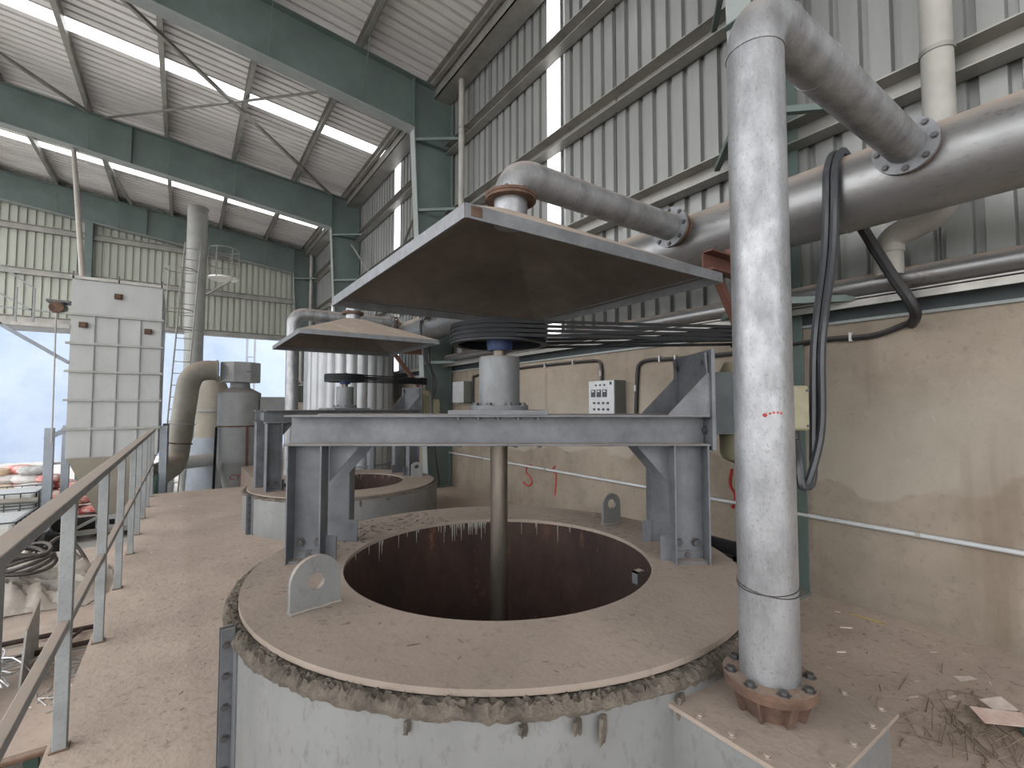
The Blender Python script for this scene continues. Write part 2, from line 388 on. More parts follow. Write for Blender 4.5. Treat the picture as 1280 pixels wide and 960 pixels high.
for yc, lb in ((1.95, 'green steel portal frame whose column stands behind the tall silver pipe'), (8.3, 'large green portal frame with rafter crossing the top of the view'),
               (14.4, 'second green portal frame back, beyond the crossed roof braces'), (20.25, 'farthest green portal frame against the pale gable cladding')):
    portal(yc, lb)
bz = lambda x: 7.70+.1*(4-x)
def brace(p0, p1, label, sec=.06, mt='galv'):
    p0, p1 = V(p0), V(p1); d = (p1-p0).normalized(); sd = d.cross(V((0,0,1))).normalized(); u = sd.cross(d)
    g = G(); g.bar(p0, p1, sec, .006, u); g.bar(p0+sd*sec/2+u*sec/2, p1+sd*sec/2+u*sec/2, .006, sec, u)
    return g.build('brace_bar', mt, smooth=False, label=label, category='brace', group='bracing bars')
brace((-2.35,8.4,bz(-2.35)), (3.4,14.3,bz(3.4)), 'long roof brace running from upper left down to the green column')
brace((3.3,8.4,bz(3.3)-.02), (-1.75,14.3,bz(-1.75)-.02), 'roof brace crossing the long one between the two green rafters')
brace((-7.5,8.4,bz(-7.5)), (-2.0,14.3,bz(-2.0)), 'roof brace at the left edge above the green rafter')
brace((-2.2,14.6,bz(-2.2)), (-1.6,20.1,bz(-1.6)), 'slanting roof bar in the far bay above the white dust filter')
brace((4.02,14.2,6.35), (4.02,9.6,3.0), 'wall brace bar falling towards the near column on the cladding')
brace((4.05,8.6,6.4), (4.05,13.4,2.9), 'wall brace bar rising from right to left on the cladding')
# --- gutter and downpipes
g = G(); g.box(3.9,4.27,-10,20.4,7.58,7.6); g.box(3.9,3.915,-10,20.4,7.58,7.8); g.box(4.255,4.27,-10,20.4,7.58,7.9)
g.build('eave_gutter', 'galv', smooth=False, label='long grey box gutter under the eave along the cladding', category='gutter')
def pipe_thing(name, pts, r, rad, mt, label, cat, n=20, grp=None, extra=None):
    e = empty(name, tuple(pts[0]), label=label, category=cat)
    if grp: e['group'] = grp
    o = V(pts[0]); q = rounded([V(p)-o for p in pts], rad) if rad else [V(p)-o for p in pts]
    G().tube(q, r, n).build('pipe', mt, e); return e, o
e, o = pipe_thing('downpipe', [(4.08,7.5,7.6),(4.08,7.5,2.5)], .055, 0, 'white_pipe', 'slim white downpipe dropping from the gutter beside the green column', 'downpipe', 14)
for z in (6.65, 3.9): G().ring((0,0,z-7.6), (0,0,1), .055, .064, .03, 16).build('pipe_clip', 'galv', e); G().box(.055,.2,-.015,.015,z-7.6,z-7.57).build('clip_arm', 'galv', e)
e, o = pipe_thing('downpipe', [(4.05,.88,7.6),(4.05,.88,2.82),(4.05,1.18,2.72),(4.05,1.18,2.46)], .085, [.11,.11], 'white_pipe', 'thick pale downpipe at right with offset bends behind the big header pipe', 'downpipe', 18)
for z in (3.88, 5.3): G().ring((0,0,z-7.6), (0,0,1), .085, .094, .03, 18).build('pipe_clip', 'galv', e); G().box(.085,.22,-.015,.015,z-7.6,z-7.57).build('clip_arm', 'galv', e)
G().ring((0,.3,2.62-7.6), (0,0,1), .085, .093, .05, 18).build('pipe_joint', 'white_pipe', e)
e, o = pipe_thing('downpipe', [(4.08,20.0,7.6),(4.08,20.0,2.7),(3.95,19.8,2.5),(3.95,19.8,1.2)], .07, [.1,.1], 'white_pipe', 'thin white downpipe at the far corner beside the last column', 'downpipe', 10)
e, o = pipe_thing('wall_pipe', [(4.12,-2.3,2.44),(4.12,8.1,2.44)], .075, 0, 'dusty_pipe', 'dusty horizontal pipe lying on the ledge of the plaster wall', 'pipe', 18)
for yy in (.4, 1.15, 3.9, 5.9):
    G().ring((0,yy+2.3,0), (0,1,0), .075, .082, .03, 18).build('pipe_joint', 'dusty_pipe', e)
e = empty('conduit', (4.27,-2.3,.64), label='thin white conduit clipped low along the plaster wall', category='conduit')
G().tube([(0,0,0),(0,10.6,0)], .017, 10).build('pipe', 'panel_white', e)
for yy in (-1.5, 1.12, 3.35, 5.3, 7.0): G().ring((0,yy+2.3,0), (0,1,0), .015, .024, .025, 10).build('clip', 'white_pipe', e)

# ================================================================== MIXING TANKS
def tank(c, label, seam):
    e = empty('mixing_tank', (c[0],c[1],0), label=label, category='tank', group='round mixing tanks')
    G().lathe([(1.30,-.02),(1.41,-.02),(1.41,.605),(1.30,.605)], 96, closed=True).build('tank_body', 'tank_paint', e)
    G().lathe([(.885,.632),(1.36,.632),(1.36,.655),(.885,.655)], 96, closed=True).build('lid', 'lid_dust', e)
    G().lathe([(.885,.633),(.885,-.9),(0,-.9)], 72).build('inner_wall', 'rust_dark', e)
    # fibrous sealing ring with hanging tufts
    rnd = random.Random(int(c[1]*100)); g = G(); n, m = 720, 8; vs = []
    amp = []; a = b = 0
    for i in range(n): a = a*.97+rnd.uniform(-1,1)*.16; b = b*.6+rnd.uniform(-1,1)*.4; amp.append((a, b))
    for i in range(n):
        t = 2*PI*i/n; a, b = amp[i]; fat = .35+.4*max(0, math.cos(t-math.radians(222)))+.12*a; fat = max(.15, fat)
        for j in range(m):
            u = j/(m-1); r = 1.352+.078*u; z = .612+.016*math.sin(PI*u)*fat+.012*(1-u)
            if j == m-1: z = .608-(.008+.045*fat*max(0,.15+.6*a+.35*b)); r = 1.416
            elif j == m-2: r = 1.416+.008*fat; z = .606+rnd.uniform(-.006,.006)
            elif j: r += rnd.uniform(-.006,.006); z += rnd.uniform(-.008,.008)*(.5+fat)
            vs.append((r*math.cos(t), r*math.sin(t), z))
    g.add(vs, [(i*m+j, ((i+1)%n)*m+j, ((i+1)%n)*m+j+1, i*m+j+1) for i in range(n) for j in range(m-1)])
    for t, ln in ((-1.92,.09),(-1.71,.12),(-1.98,.05),(-2.35,.05),(-1.45,.05),(-2.1,.04),(.3,.06),(1.8,.08)):
        x, y_ = 1.425*math.cos(t), 1.425*math.sin(t)
        for q in range(5):
            dx = rnd.uniform(-.015,.015); g.tube([(x+dx,y_+dx*.3,.585),(x+dx*1.4,y_+dx*.2,.585-ln*.5),(x+dx*.6+rnd.uniform(-.012,.012),y_,.585-ln*rnd.uniform(.6,1))], [.009,.008,.003], 5)
    g.build('sealing_rope', 'fibre', e, kind='stuff')
    # lime drips under the opening
    g = G()
    for i in range(60):
        t = rnd.gauss(1.25,.12) if i % 3 else rnd.uniform(.3, 2.5); ln = rnd.choice([.02,.03,.04,.05,.09,.13]); x, y_ = .882*math.cos(t), .882*math.sin(t)
        g.tube([(x,y_,.632),(x,y_,.632-ln)], [rnd.uniform(.0025,.005),.001], 5)
    g.build('lime_drips', 'drip', e, kind='stuff')
    # vertical bolted seam on the shell
    d = V((math.cos(seam), math.sin(seam), 0)); s = V((-d.y, d.x, 0))
    g = G()
    for k in (-1, 1):
        g.prism([d*1.405+s*k*.014, d*1.452+s*k*.014, d*1.452+s*k*.022, d*1.405+s*k*.022], (0,0,.66))
    g.prism([d*1.40+s*.03, d*1.412+s*.03, d*1.412+s*.09, d*1.40+s*.09], (0,0,.62))
    sm = g.build('seam_flange', 'frame_paint', e, smooth=False)
    for z in (.12,.24,.36,.48,.6): bolt(sm, d*1.433-s*.022+V((0,0,z)), -s, .011); bolt(sm, d*1.433+s*.022+V((0,0,z)), s, .011)
    return e
def lug(parent, p0, p1, h=.23):
    """lifting plate with a rounded head and an eye, standing on the lid"""
    p0, p1 = V(p0), V(p1); d = (p1-p0); wd = d.length; d.normalize(); nn = V((-d.y,d.x,0)); r = wd/2; hc = h-r; K = 14
    out = [(0,0),(wd,0)]+[(r+r*math.cos(PI*i/K), hc+r*math.sin(PI*i/K)) for i in range(K+1)]
    inn = [(r+.037*math.cos(t), hc+.037*math.sin(t)) for t in [2*PI*i/16 for i in range(16)]]
    bm = bmesh.new(); E = []
    for lp in (out, inn):
        vs = [bm.verts.new(p0+d*a+V((0,0,b))-nn*.0125) for a, b in lp]; E += [bm.edges.new((vs[i], vs[(i+1)%len(vs)])) for i in range(len(vs))]
    bmesh.ops.triangle_fill(bm, use_beauty=True, edges=E); r_ = bmesh.ops.extrude_face_region(bm, geom=bm.faces[:])
    bmesh.ops.translate(bm, vec=nn*.025, verts=[q for q in r_['geom'] if isinstance(q, bmesh.types.BMVert)]); bmesh.ops.recalc_face_normals(bm, faces=bm.faces)
    me = bpy.data.meshes.new('lifting_lug'); bm.to_mesh(me); bm.free(); me.materials.append(MATS['tank_paint'])
    o = link(me, 'lifting_lug', parent)
    g = G(); rr = random.Random(3)   # lumpy weld bead along the foot
    for k in (-1, 1):
        pts = [p0+d*(wd*i/9)+nn*k*.016+V((0,0,.004+rr.uniform(-.002,.002))) for i in range(10)]; g.tube(pts, [.008+rr.uniform(-.002,.002) for _ in pts], 6)
    g.build('weld_bead', 'tank_paint', o)
t1 = tank(T1, 'large round grey mixing tank in the foreground with dusty lid', math.radians(187))
def rel(p): return (p[0]-T1[0], p[1]-T1[1], .655)
lug(t1, rel((.392,2.235)), rel((.612,2.275)))
lug(t1, rel((2.61,2.56)), rel((2.76,2.53)))
for px, py in ((1.02,1.83),(2.18,1.86)):
    r = rel((px,py)); g = G(); g.box(r[0]-.03,r[0]+.03,r[1]-.02,r[1]+.02,.59,.6); g.box(r[0]-.03,r[0]-.022,r[1]-.02,r[1]+.02,.53,.6)
    g.build('inner_bracket', 'frame_paint', t1, smooth=False)
# inlet box carrying the tall pipe
bx0, bx1, by0, by1 = 1.35-T1[0], 1.915-T1[0], .575-T1[1], 1.2-T1[1]
ib = G().box(bx0+.02,bx1-.02,by0+.02,by1,0,.55).build('inlet_box', 'tank_paint', t1, smooth=False)
G().box(bx0,bx1,by0,by1-.1,.548,.562).build('cover_plate', 'lid_dust', ib, smooth=False)
for k in range(5):
    bolt(ib, (bx0+.025,by0+.04+k*.105,.562), r=.009, mt='lid_dust'); bolt(ib, (bx1-.025,by0+.04+k*.105,.562), r=.009, mt='lid_dust')
for k in range(3): bolt(ib, (bx0+.14+k*.14,by0+.025,.562), r=.009, mt='lid_dust')
# open overflow box beside the lid, black walls standing in for its dark inside
o = V((2.80-T1[0], 1.62-T1[1], 0)); g = G()
g.box(o.x,o.x+.03,o.y,o.y+.42,0,.62); g.box(o.x+.3,o.x+.33,o.y,o.y+.42,0,.62); g.box(o.x,o.x+.33,o.y,o.y+.03,0,.62); g.box(o.x,o.x+.33,o.y+.39,o.y+.42,0,.62)
ob = g.build('overflow_box', 'black_void', t1, smooth=False)
t2 = tank(T2, 'second round grey mixing tank behind the first', math.radians(196))
lug(t2, (1.0,-.2,.655), (1.18,-.24,.655), .3)
t2.scale = (.905, .905, .733)

# ================================================================== AGITATOR GANTRIES
RZ = -YAW
def gantry(c, label, RZ=RZ, drop=0):
    e = empty('agitator_gantry', (c[0],c[1],.655), RZ, label=label, category='agitator', group='agitator gantries')
    F = 'frame_paint'; zb0, zb1 = .665, .84
    def beam(web, tip):
        s = 1 if tip > web else -1; g = G()
        g.box(-1.22,1.21,min(web,web-s*.01),max(web,web-s*.01),zb0,zb1)
        g.box(-1.22,1.21,min(web,tip),max(web,tip),zb0,zb0+.011); g.box(-1.22,1.21,min(web,tip),max(web,tip),zb1-.011,zb1)
        return g.build('cross_beam', F, e, smooth=False, bevel=.002)
    beam(-.1,-.2); beam(.28,.38)
    for sx in (-1, 1):
        for web, tip in ((-.1,-.2), (.28,.38)):
            s = 1 if tip > web else -1; x0, x1 = sorted((sx*1.0, sx*1.2)); g = G()
            g.box(x0,x1,min(web,web-s*.009),max(web,web-s*.009),-drop,zb0)
            g.box(x0,x0+.01,min(web,tip),max(web,tip),-drop,zb0); g.box(x1-.01,x1,min(web,tip),max(web,tip),-drop,zb0)
            lg = g.build('leg', F, e, smooth=False, bevel=.002)
            # foot bracket and bolts
            g = G(); g.box(x0+.012,x1-.012,web+s*.002,web+s*.014,-drop,.05-drop); g.box(x0+.012,x1-.012,min(web,web+s*.08),max(web,web+s*.08),-drop,.012-drop)
            xi = x0 if sx > 0 else x1
            g.box(min(xi,xi-sx*.06),max(xi,xi-sx*.06),web-.02,web-.008,-drop,.14-drop); g.build('foot_bracket', F, lg, smooth=False)
            for bx, bz in ((.05,.1),(.15,.1),(.1,.03)): bolt(lg, (x0+bx,web+s*.002,bz-drop), (0,s,0), .019)
            gx = sx*1.0
            G().prism([(gx,web-s*.03,zb0),(gx-sx*.17,web-s*.03,zb0),(gx-sx*.17,web-s*.03,zb0-.02),(gx,web-s*.03,zb0-.22)], (0,s*.01,0)).build('leg_gusset', F, e, smooth=False)
    for sx in (-1, 1): G().box(sx*1.1-.06,sx*1.1+.06,-.088,.268,zb0+.03,zb0+.14).build('tie_plate', F, e, smooth=False)
    cy = .08
    G().box(-.285,.285,-.205,.385,zb1,zb1+.028).build('bearing_plate', F, e, smooth=False, bevel=.003)
    for x in (-.2,-.1,0,.1,.2): bolt(e, (x*1.15,-.165,zb1-.012), (0,0,-1), .014); bolt(e, (x*1.15,.345,zb1-.012), (0,0,-1), .014)
    for x in (-.22, .1, .24): bolt(e, (x,-.165,zb0), (0,0,-1), .011)
    z0 = zb1+.028
    G().lathe([(.06,z0),(.182,z0),(.182,z0+.028),(.06,z0+.028)], 40, (0,cy,0), closed=True).build('bearing_flange', F, e)
    G().lathe([(.06,z0+.028),(.128,z0+.028),(.128,z0+.325),(.122,z0+.332),(.06,z0+.332)], 40, (0,cy,0)).build('bearing_housing', 'housing_paint', e)
    bolts_ring(e, (0,cy,z0+.028), (0,0,1), .158, 8, .017, ph=.5)
    sh = G().lathe([(0,-1.3),(.053,-1.3),(.053,z0)], 24, (0,cy-.05,0)).build('shaft', 'shaft_steel', e)
    G().ring((0,cy-.05,zb0-.02), (0,0,1), .053, .066, .03, 24).build('shaft_collar', 'shaft_steel', sh)
    G().lathe([(.04,z0+.33),(.045,z0+.33),(.045,z0+.40),(.034,z0+.40),(.034,1.42)], 24, (0,cy,0)).build('shaft_neck', 'shaft_steel', e)
    # large grooved pulley
    pz = 1.275; R = .305; prof = [(.26,0),(R,0)]
    for k in range(4):
        b = .012+k*.026; prof += [(R,b),(R-.012,b+.009),(R-.012,b+.015),(R,b+.024)]
    prof += [(R,.118),(.27,.118)]
    p = G().lathe(prof+[(.27,.118),(.26,0)], 64, (0,cy,pz)).build('pulley', 'pulley_black', e)
    G().lathe([(.06,.05),(.27,.05),(.27,.068),(.06,.068)], 48, (0,cy,pz), closed=True).build('pulley_disc', 'pulley_black', p)
    G().lathe([(.035,-.035),(.072,-.035),(.082,.0),(.082,.09),(.035,.09)], 32, (0,cy,pz), closed=True).build('hub', 'hub_blue', p)
    # motor plate with gussets
    mp = G().box(1.215,1.237,-.21,.42,.64,1.22).build('motor_plate', F, e, smooth=False, bevel=.002)
    for y_ in (-.19, .36):
        G().prism([(.97,y_,zb1),(1.215,y_,zb1),(1.215,y_,1.08),(1.2,y_,1.08)], (0,.012,0)).build('plate_gusset', F, e, smooth=False)
        G().prism([(1.215,y_+(.012 if y_ < 0 else -.03),zb1),(1.215,y_+(.042 if y_ < 0 else 0),zb1),(1.19,y_+(.042 if y_ < 0 else 0),1.2),(1.19,y_+(.012 if y_ < 0 else -.03),1.2)], (.012,0,0)).build('edge_strip', F, e, smooth=False)
    for y_, z in ((-.12,1.15),(.33,1.15),(-.12,.75),(.33,.75)): bolt(mp, (1.215,y_,z), (-1,0,0), .018)
    return e
def motor(c, label, RZ=RZ, mx=1.58):
    e = empty('electric_motor', (c[0],c[1],.655), RZ, label=label, category='motor', group='electric motors')
    my = .1; B = 'motor_beige'
    G().lathe([(.0,.70),(.16,.70),(.165,.72),(.165,1.12),(.14,1.17),(.05,1.18),(.05,1.2),(0,1.2)], 40, (mx,my,0)).build('motor_body', B, e)
    G().lathe([(.0,.53),(.1,.53),(.16,.56),(.176,.6),(.176,.71),(.16,.71)], 40, (mx,my,0)).build('fan_cover', B, e)
    fm = None
    for i in range(26):
        t = 2*PI*i/26
        if fm is None:
            g = G(); g.box(.16,.188,-.003,.003,.74,1.1); fo = g.build('cooling_fin', B, e, smooth=False); fm = fo.data
        else: fo = link(fm, 'cooling_fin', e)
        fo.location = (mx,my,0); fo.rotation_euler = (0,0,t)
    G().box(1.238,mx-.12,my-.11,my+.11,.72,1.1).build('mounting_foot', 'sill_dark', e, smooth=False)
    G().lathe([(0,1.18),(.03,1.18),(.03,1.41),(0,1.41)], 20, (mx,my,0)).build('motor_shaft', 'shaft_steel', e)
    prof = [(.02,1.275),(.1,1.275)]
    for k in range(4):
        b = 1.287+k*.026; prof += [(.1,b),(.088,b+.009),(.088,b+.015),(.1,b+.024)]
    prof += [(.1,1.393),(.02,1.393)]
    G().lathe(prof, 32, (mx,my,0)).build('small_pulley', 'pulley_black', e)
    tb = G().box(mx+.15,mx+.27,my-.17,my+.01,.745,1.015).build('terminal_box', B, e, smooth=False, bevel=.008)
    G().box(mx+.155,mx+.265,my-.185,my-.172,.755,1.005).build('box_lid', B, tb, smooth=False, bevel=.004)
    for q in ((mx+.165,.775),(mx+.255,.775),(mx+.165,.985),(mx+.255,.985)): bolt(tb, (q[0],my-.185,q[1]), (0,-1,0), .006)
    G().cyl((mx+.18,my-.08,.745), (mx+.18,my-.08,.69), .022, 12).build('cable_gland', 'black_rubber', tb)
    G().cyl((mx+.24,my-.08,.745), (mx+.24,my-.08,.69), .022, 12).build('cable_gland', 'black_rubber', tb)
    return e
def belts(c, which, RZ=RZ, mx=1.58, z0=.655, sc=1):
    wds = ('topmost', 'second highest', 'third highest', 'lowest')
    for k in range(4):
        R0, R1 = .302, .096; x1, y0, y1 = mx, .08, .1; d = math.hypot(x1, y1-y0); ba = math.atan2(y1-y0, x1); al = math.acos((R0-R1)/d); P = []
        for i in range(25): t = ba+al+(2*PI-2*al)*i/24; P.append((R0*math.cos(t), y0+R0*math.sin(t)))
        for i in range(9): t = ba-al+2*al*i/8; P.append((x1+R1*math.cos(t), y1+R1*math.sin(t)))
        z = 1.275+.012+k*.026+.012; n = len(P); vs = []; cx, cy_ = .4, .09
        for i, (x, y_) in enumerate(P):
            a, b = V(P[i-1]), V(P[(i+1)%n]); tt = (b-a).normalized(); nn = V((tt.y, -tt.x))
            for r, h in ((-.005,-.006),(.006,-.0095),(.006,.0095),(-.005,.006)): vs.append((x+nn.x*r, y_+nn.y*r, z+h))
        g = G(); g.add(vs, [(i*4+j, ((i+1)%n)*4+j, ((i+1)%n)*4+(j+1)%4, i*4+(j+1)%4) for i in range(n) for j in range(4)])
        bo = g.build('drive_belt', 'belt_black', None, (c[0],c[1],z0), RZ, label='%s black drive belt on the %s' % (wds[3-k], which), category='belt', group='drive belts on the '+which); bo.scale = (sc,sc,sc)
gantry(T1, 'grey steel gantry with bearing, shaft and black pulley on the foreground tank')
motor(T1, 'beige electric motor on the gantry end behind the tall silver pipe')
belts(T1, 'large foreground pulley')
g2o = T2; R2 = math.radians(9)
gn = gantry(g2o, 'smaller looking grey gantry and bearing on the second tank back', R2, .258)
mt2 = motor(g2o, 'far electric motor with beige terminal box below the second hood', R2, 1.42)
belts(g2o, 'far pulley under the second hood', R2, 1.42, .717, .92)
for q in (gn, mt2): q.scale = (.92,.92,.92); q.location.z = .717

# ================================================================== HOODS AND DUCTS
def hood(c, z, sx, sy, label, apex, ccx=0, ccy=0):
    e = empty('exhaust_hood', (c[0],c[1],z), label=label, category='hood', group='pyramid exhaust hoods')
    hx, hy = sx/2, sy/2; q = .11; lip = .055; t = .012
    C4 = [(-hx,-hy),(hx,-hy),(hx,hy),(-hx,hy)]; K4 = [(ccx-q,ccy-q),(ccx+q,ccy-q),(ccx+q,ccy+q),(ccx-q,ccy+q)]
    for i in range(4):
        a, b = C4[i], C4[(i+1)%4]; k, l = K4[i], K4[(i+1)%4]
        G().add([(a[0],a[1],lip),(b[0],b[1],lip),(l[0],l[1],apex),(k[0],k[1],apex)], [(0,1,2,3)]).build('roof_panel', 'hood_top', e, smooth=False)
        f = .985
        G().add([(a[0]*f,a[1]*f,lip-t*.6),(b[0]*f,b[1]*f,lip-t*.6),(l[0],l[1],apex-t),(k[0],k[1],apex-t)], [(0,1,2,3)]).build('lining_panel', 'hood_under', e, smooth=False)
        d = V((b[0]-a[0],b[1]-a[1],0)).normalized(); n_ = V((d.y,-d.x,0))
        g = G(); g.bar(V((a[0],a[1],lip/2))+n_*.003, V((b[0],b[1],lip/2))+n_*.003, .008, lip)
        g.bar(V((a[0],a[1],lip))-n_*.02, V((b[0],b[1],lip))-n_*.02, .05, .006)
        g.build('rim_strip', 'hood_rim', e, smooth=False)
    G().box(ccx-q,ccx+q,ccy-q,ccy+q,apex-.014,apex).build('top_plate', 'hood_under', e, smooth=False)
    return e
h1 = hood((1.735,2.47), 2.262, 1.78, 1.80, 'large grey pyramid exhaust hood over the foreground tank', .40, -.16, -.19)
h1.rotation_euler = (math.radians(-1.0), math.radians(-.8), math.radians(1.2))
G().prism([(-.87,-.906,.01),(-.82,-.906,.01),(-.82,-.906,.05),(-.87,-.906,.05)], (0,-.004,0)).build('rust_patch', 'rust', h1, smooth=False)
hood((1.99,6.93), 2.40, 1.80, 2.0, 'smaller looking beige topped pyramid hood over the second tank', .40)
HX, HZ, HR = 3.41, 2.878, .231
e = empty('header_pipe', (HX,-3,HZ), label='huge dusty silver header pipe running along the cladding', category='pipe')
G().tube([(0,0,0),(0,12.7,0)], HR, 48).build('pipe', 'dusty_pipe', e)
for yy in (1.2, 3.9, 6.6, 9.3): G().ring((0,yy+3,0), (0,1,0), HR-.002, HR+.004, .012, 48).build('weld_seam', 'dusty_pipe', e)
def flange_set(parent, c, axis, r0, r1, nb, mt='hood_rim', mt2='rust', th=.02):
    c = V(c); a = V(axis).normalized()
    f = G().ring(c-a*th, a, r0, r1, th, 40).build('flange', mt, parent); G().ring(c+a*.002, a, r0, r1-.003, th, 40).build('flange', mt2, parent)
    bolts_ring(f, c-a*th, -a, (r0+r1)/2+.005, nb, .013)
    return f
def duct(name, label, base, top_z, end_x, r, rad, foot=None, spool=True):
    e = empty(name, base, label=label, category='duct', group='silver exhaust ducts'); H = top_z-base[2]; L_ = end_x-base[0]
    pts = rounded([(0,0,0),(0,0,H),(L_,0,H)], rad, 10)
    G().tube(pts, r, 40).build('pipe', 'silver_pipe', e)
    G().ring((0,0,H-rad-.01), (0,0,1), r-.002, r+.003, .012, 40).build('weld_seam', 'silver_pipe', e)
    G().ring((rad,0,H), (1,0,0), r-.002, r+.003, .012, 40).build('weld_seam', 'silver_pipe', e)
    G().ring((rad+.32,0,H), (1,0,0), r-.002, r+.0025, .008, 40).build('weld_seam', 'silver_pipe', e)
    flange_set(e, (L_,0,H), (1,0,0), r, r+.055, 8)
    G().tube([(L_,0,H),(HX-base[0]-.1,0,HZ-base[2]+(H-HZ+base[2])*.5)], r, 36).build('stub', 'dusty_pipe', e)
    G().ring((HX-HR-base[0]-.012,0,H), (1,0,0), r-.002, r+.03, .03, 36).build('rust_collar', 'rust', e)
    return e
# tall pipe on the inlet box
PX, PY = 1.595, .82
d1 = duct('riser_duct', 'tall thick silver pipe standing in the right foreground', (PX,PY,.66), 2.93, 3.13, .09, .16)
flange_set(d1, (0,0,.0), (0,0,-1), .088, .14, 8, 'rust', 'rust', .016)
G().lathe([(.09,-.03),(.08,-.098),(.07,-.098)], 32).build('lower_stub', 'rust', d1)
for i in range(8):
    t = 2*PI*i/8+.2; dd = V((math.cos(t), math.sin(t), 0)); s = V((-dd.y, dd.x, 0))*.005
    G().prism([dd*.078-s+V((0,0,-.097)), dd*.1-s+V((0,0,-.097)), dd*.125-s+V((0,0,-.02)), dd*.078-s+V((0,0,-.02))], s*2).build('stub_rib', 'rust', d1, smooth=False)
wr_ = []
for k in range(2):
    pts = [(.0915*math.cos(t), .0915*math.sin(t), .30+.006*k+.012*math.sin(t*1.0+k*1.5)) for t in [2*PI*i/32 for i in range(32)]]
    G().tube(pts, .0018, 5, closed=True).build('binding_wire', 'bolt_steel', d1)
for i, (a, z) in enumerate(((-2.62,.86),(-2.45,.865),(-2.33,.868),(-2.2,.868),(-2.08,.866))):
    G().lathe([(0,.0),(.007 if i == 0 else .004,.0),(.006 if i == 0 else .003,.0015),(0,.002)], 8, (.0898*math.cos(a),.0898*math.sin(a),z), (math.cos(a),math.sin(a),0)).build('paint_dot', 'red_paint', d1)
# hood ducts
d2 = duct('hood_duct', 'silver elbow duct leaving the top of the foreground hood', (1.575,2.28,2.62), 2.945, 3.10, .1, .15)
flange_set(d2, (0,0,.165), (0,0,-1), .1, .155, 8, 'rust', 'rust', .016)
d3 = duct('hood_duct', 'silver elbow duct leaving the second hood back', (1.99,6.93,2.79), 3.06, 3.10, .1, .12)
flange_set(d3, (0,0,.1), (0,0,-1), .1, .155, 8, 'rust', 'rust', .016)
d4 = duct('riser_duct', 'pale upright pipe with elbow rising behind the second hood', (1.437,8.34,.0), 3.06, 3.10, .1, .18)
# rust red bracket carrying the header
e = empty('pipe_bracket', (2.86,1.98,2.56), label='rust red steel bracket under the header pipe beside the tall pipe', category='bracket')
c_section((.1,-.06,.0), (.75,-.06,.0), .14, .08, side=(0,-1,0)).build('bracket_arm', 'rust_bracket', e, smooth=False)
G().box(.40,.46,-.13,-.05,.05,.3).build('bracket_upright', 'rust_bracket', e, smooth=False)
G().bar((.25,-.06,-.05), (.78,-.02,-.65), .05, .05).build('bracket_brace', 'rust_bracket', e, smooth=False)
e = empty('pipe_bracket', (2.86,8.2,2.56), label='rust brown bracket under the header pipe by the far motor', category='bracket')
c_section((.1,-.06,.0), (.75,-.06,.0), .14, .08, side=(0,-1,0)).build('bracket_arm', 'rust_bracket', e, smooth=False)
G().bar((.2,-.06,-.05), (.8,-.02,-.75), .06, .06).build('bracket_brace', 'rust_bracket', e, smooth=False)

# ================================================================== ELECTRICS ON THE WALL
e = empty('control_panel', (4.30,3.82,1.39), label='white control cabinet with meters and buttons on the plaster wall', category='control panel')
G().box(-.19,0,0,.42,0,.46).build('cabinet', 'panel_side', e, smooth=False, bevel=.004)
dr = G().box(-.202,-.19,.004,.416,.004,.456).build('door', 'panel_white', e, smooth=False, bevel=.003)
for k in range(3):
    yy = .115+k*.095
    m_ = G().box(-.21,-.202,yy,yy+.068,.262,.352).build('meter', 'dark_plastic', dr, smooth=False)
    G().box(-.212,-.21,yy+.014,yy+.054,.322,.342).build('meter_scale', 'panel_white', m_, smooth=False)
for k in range(4):
    for z in (.19, .115, .045): G().cyl((-.202,.095+k*.075,z), (-.218,.095+k*.075,z), .013, 12).build('button', 'dark_plastic', dr)
for k in range(3): G().cyl((-.202,.15+k*.07,.405), (-.214,.15+k*.07,.405), .011, 12).build('indicator_lamp', 'dark_plastic', dr)
G().box(-.214,-.202,.04,.062,.405,.44).build('door_lock', 'dark_plastic', dr, smooth=False)
e = empty('junction_box', (4.30,7.42,1.60), label='small pale junction box on the wall beside the green column', category='box')
G().box(-.19,0,0,.42,0,.39).build('cabinet', 'panel_side', e, smooth=False, bevel=.004)
G().box(-.2,-.19,.005,.415,.005,.385).build('door', 'panel_white', e, smooth=False)
def cable(name, pts, r, label, mt='black_rubber', cat='cable', clips=(), k=6):
    o = V(pts[0]); e = empty(name, o, label=label, category=cat)
    P = smoothpath([V(p)-o for p in pts], k); G().tube(P, r, 8).build('sheath', mt, e)
    for c_ in clips: 
        p = V(c_)-o; G().box(p.x-.03,p.x+.005,p.y-.008,p.y+.008,p.z-r-.012,p.z+r+.012).build('cable_clip', 'panel_white', e, smooth=False)
    return e
w0 = 4.275
cable('conduit_hose', [(w0,1.13,2.15),(w0,1.36,2.08),(w0,1.7,2.085),(w0,2.3,2.05),(w0,3.0,2.045),(w0,3.45,2.06),(w0,3.58,2.03),(w0,3.62,1.95),(w0,3.64,1.7),(w0,3.66,1.3)], .022, 'black conduit clipped along the wall top, dropping beside the cabinet', clips=((w0,1.5,2.085),(w0,3.1,2.05),(w0,3.3,2.06),(w0,3.64,1.75)))
cable('conduit_hose', [(w0,4.19,1.86),(w0,4.19,2.0),(w0,4.22,2.09),(w0,4.35,2.12),(w0,5.0,2.13),(w0,5.9,2.13),(w0,6.8,2.10),(w0,7.3,2.08),(w0,7.38,2.02),(w0,7.38,1.5)], .02, 'black conduit looping from the cabinet top to the junction box', clips=((w0,4.19,1.95),(w0,4.7,2.13),(w0,5.3,2.13),(w0,6.0,2.12),(w0,6.7,2.1)))
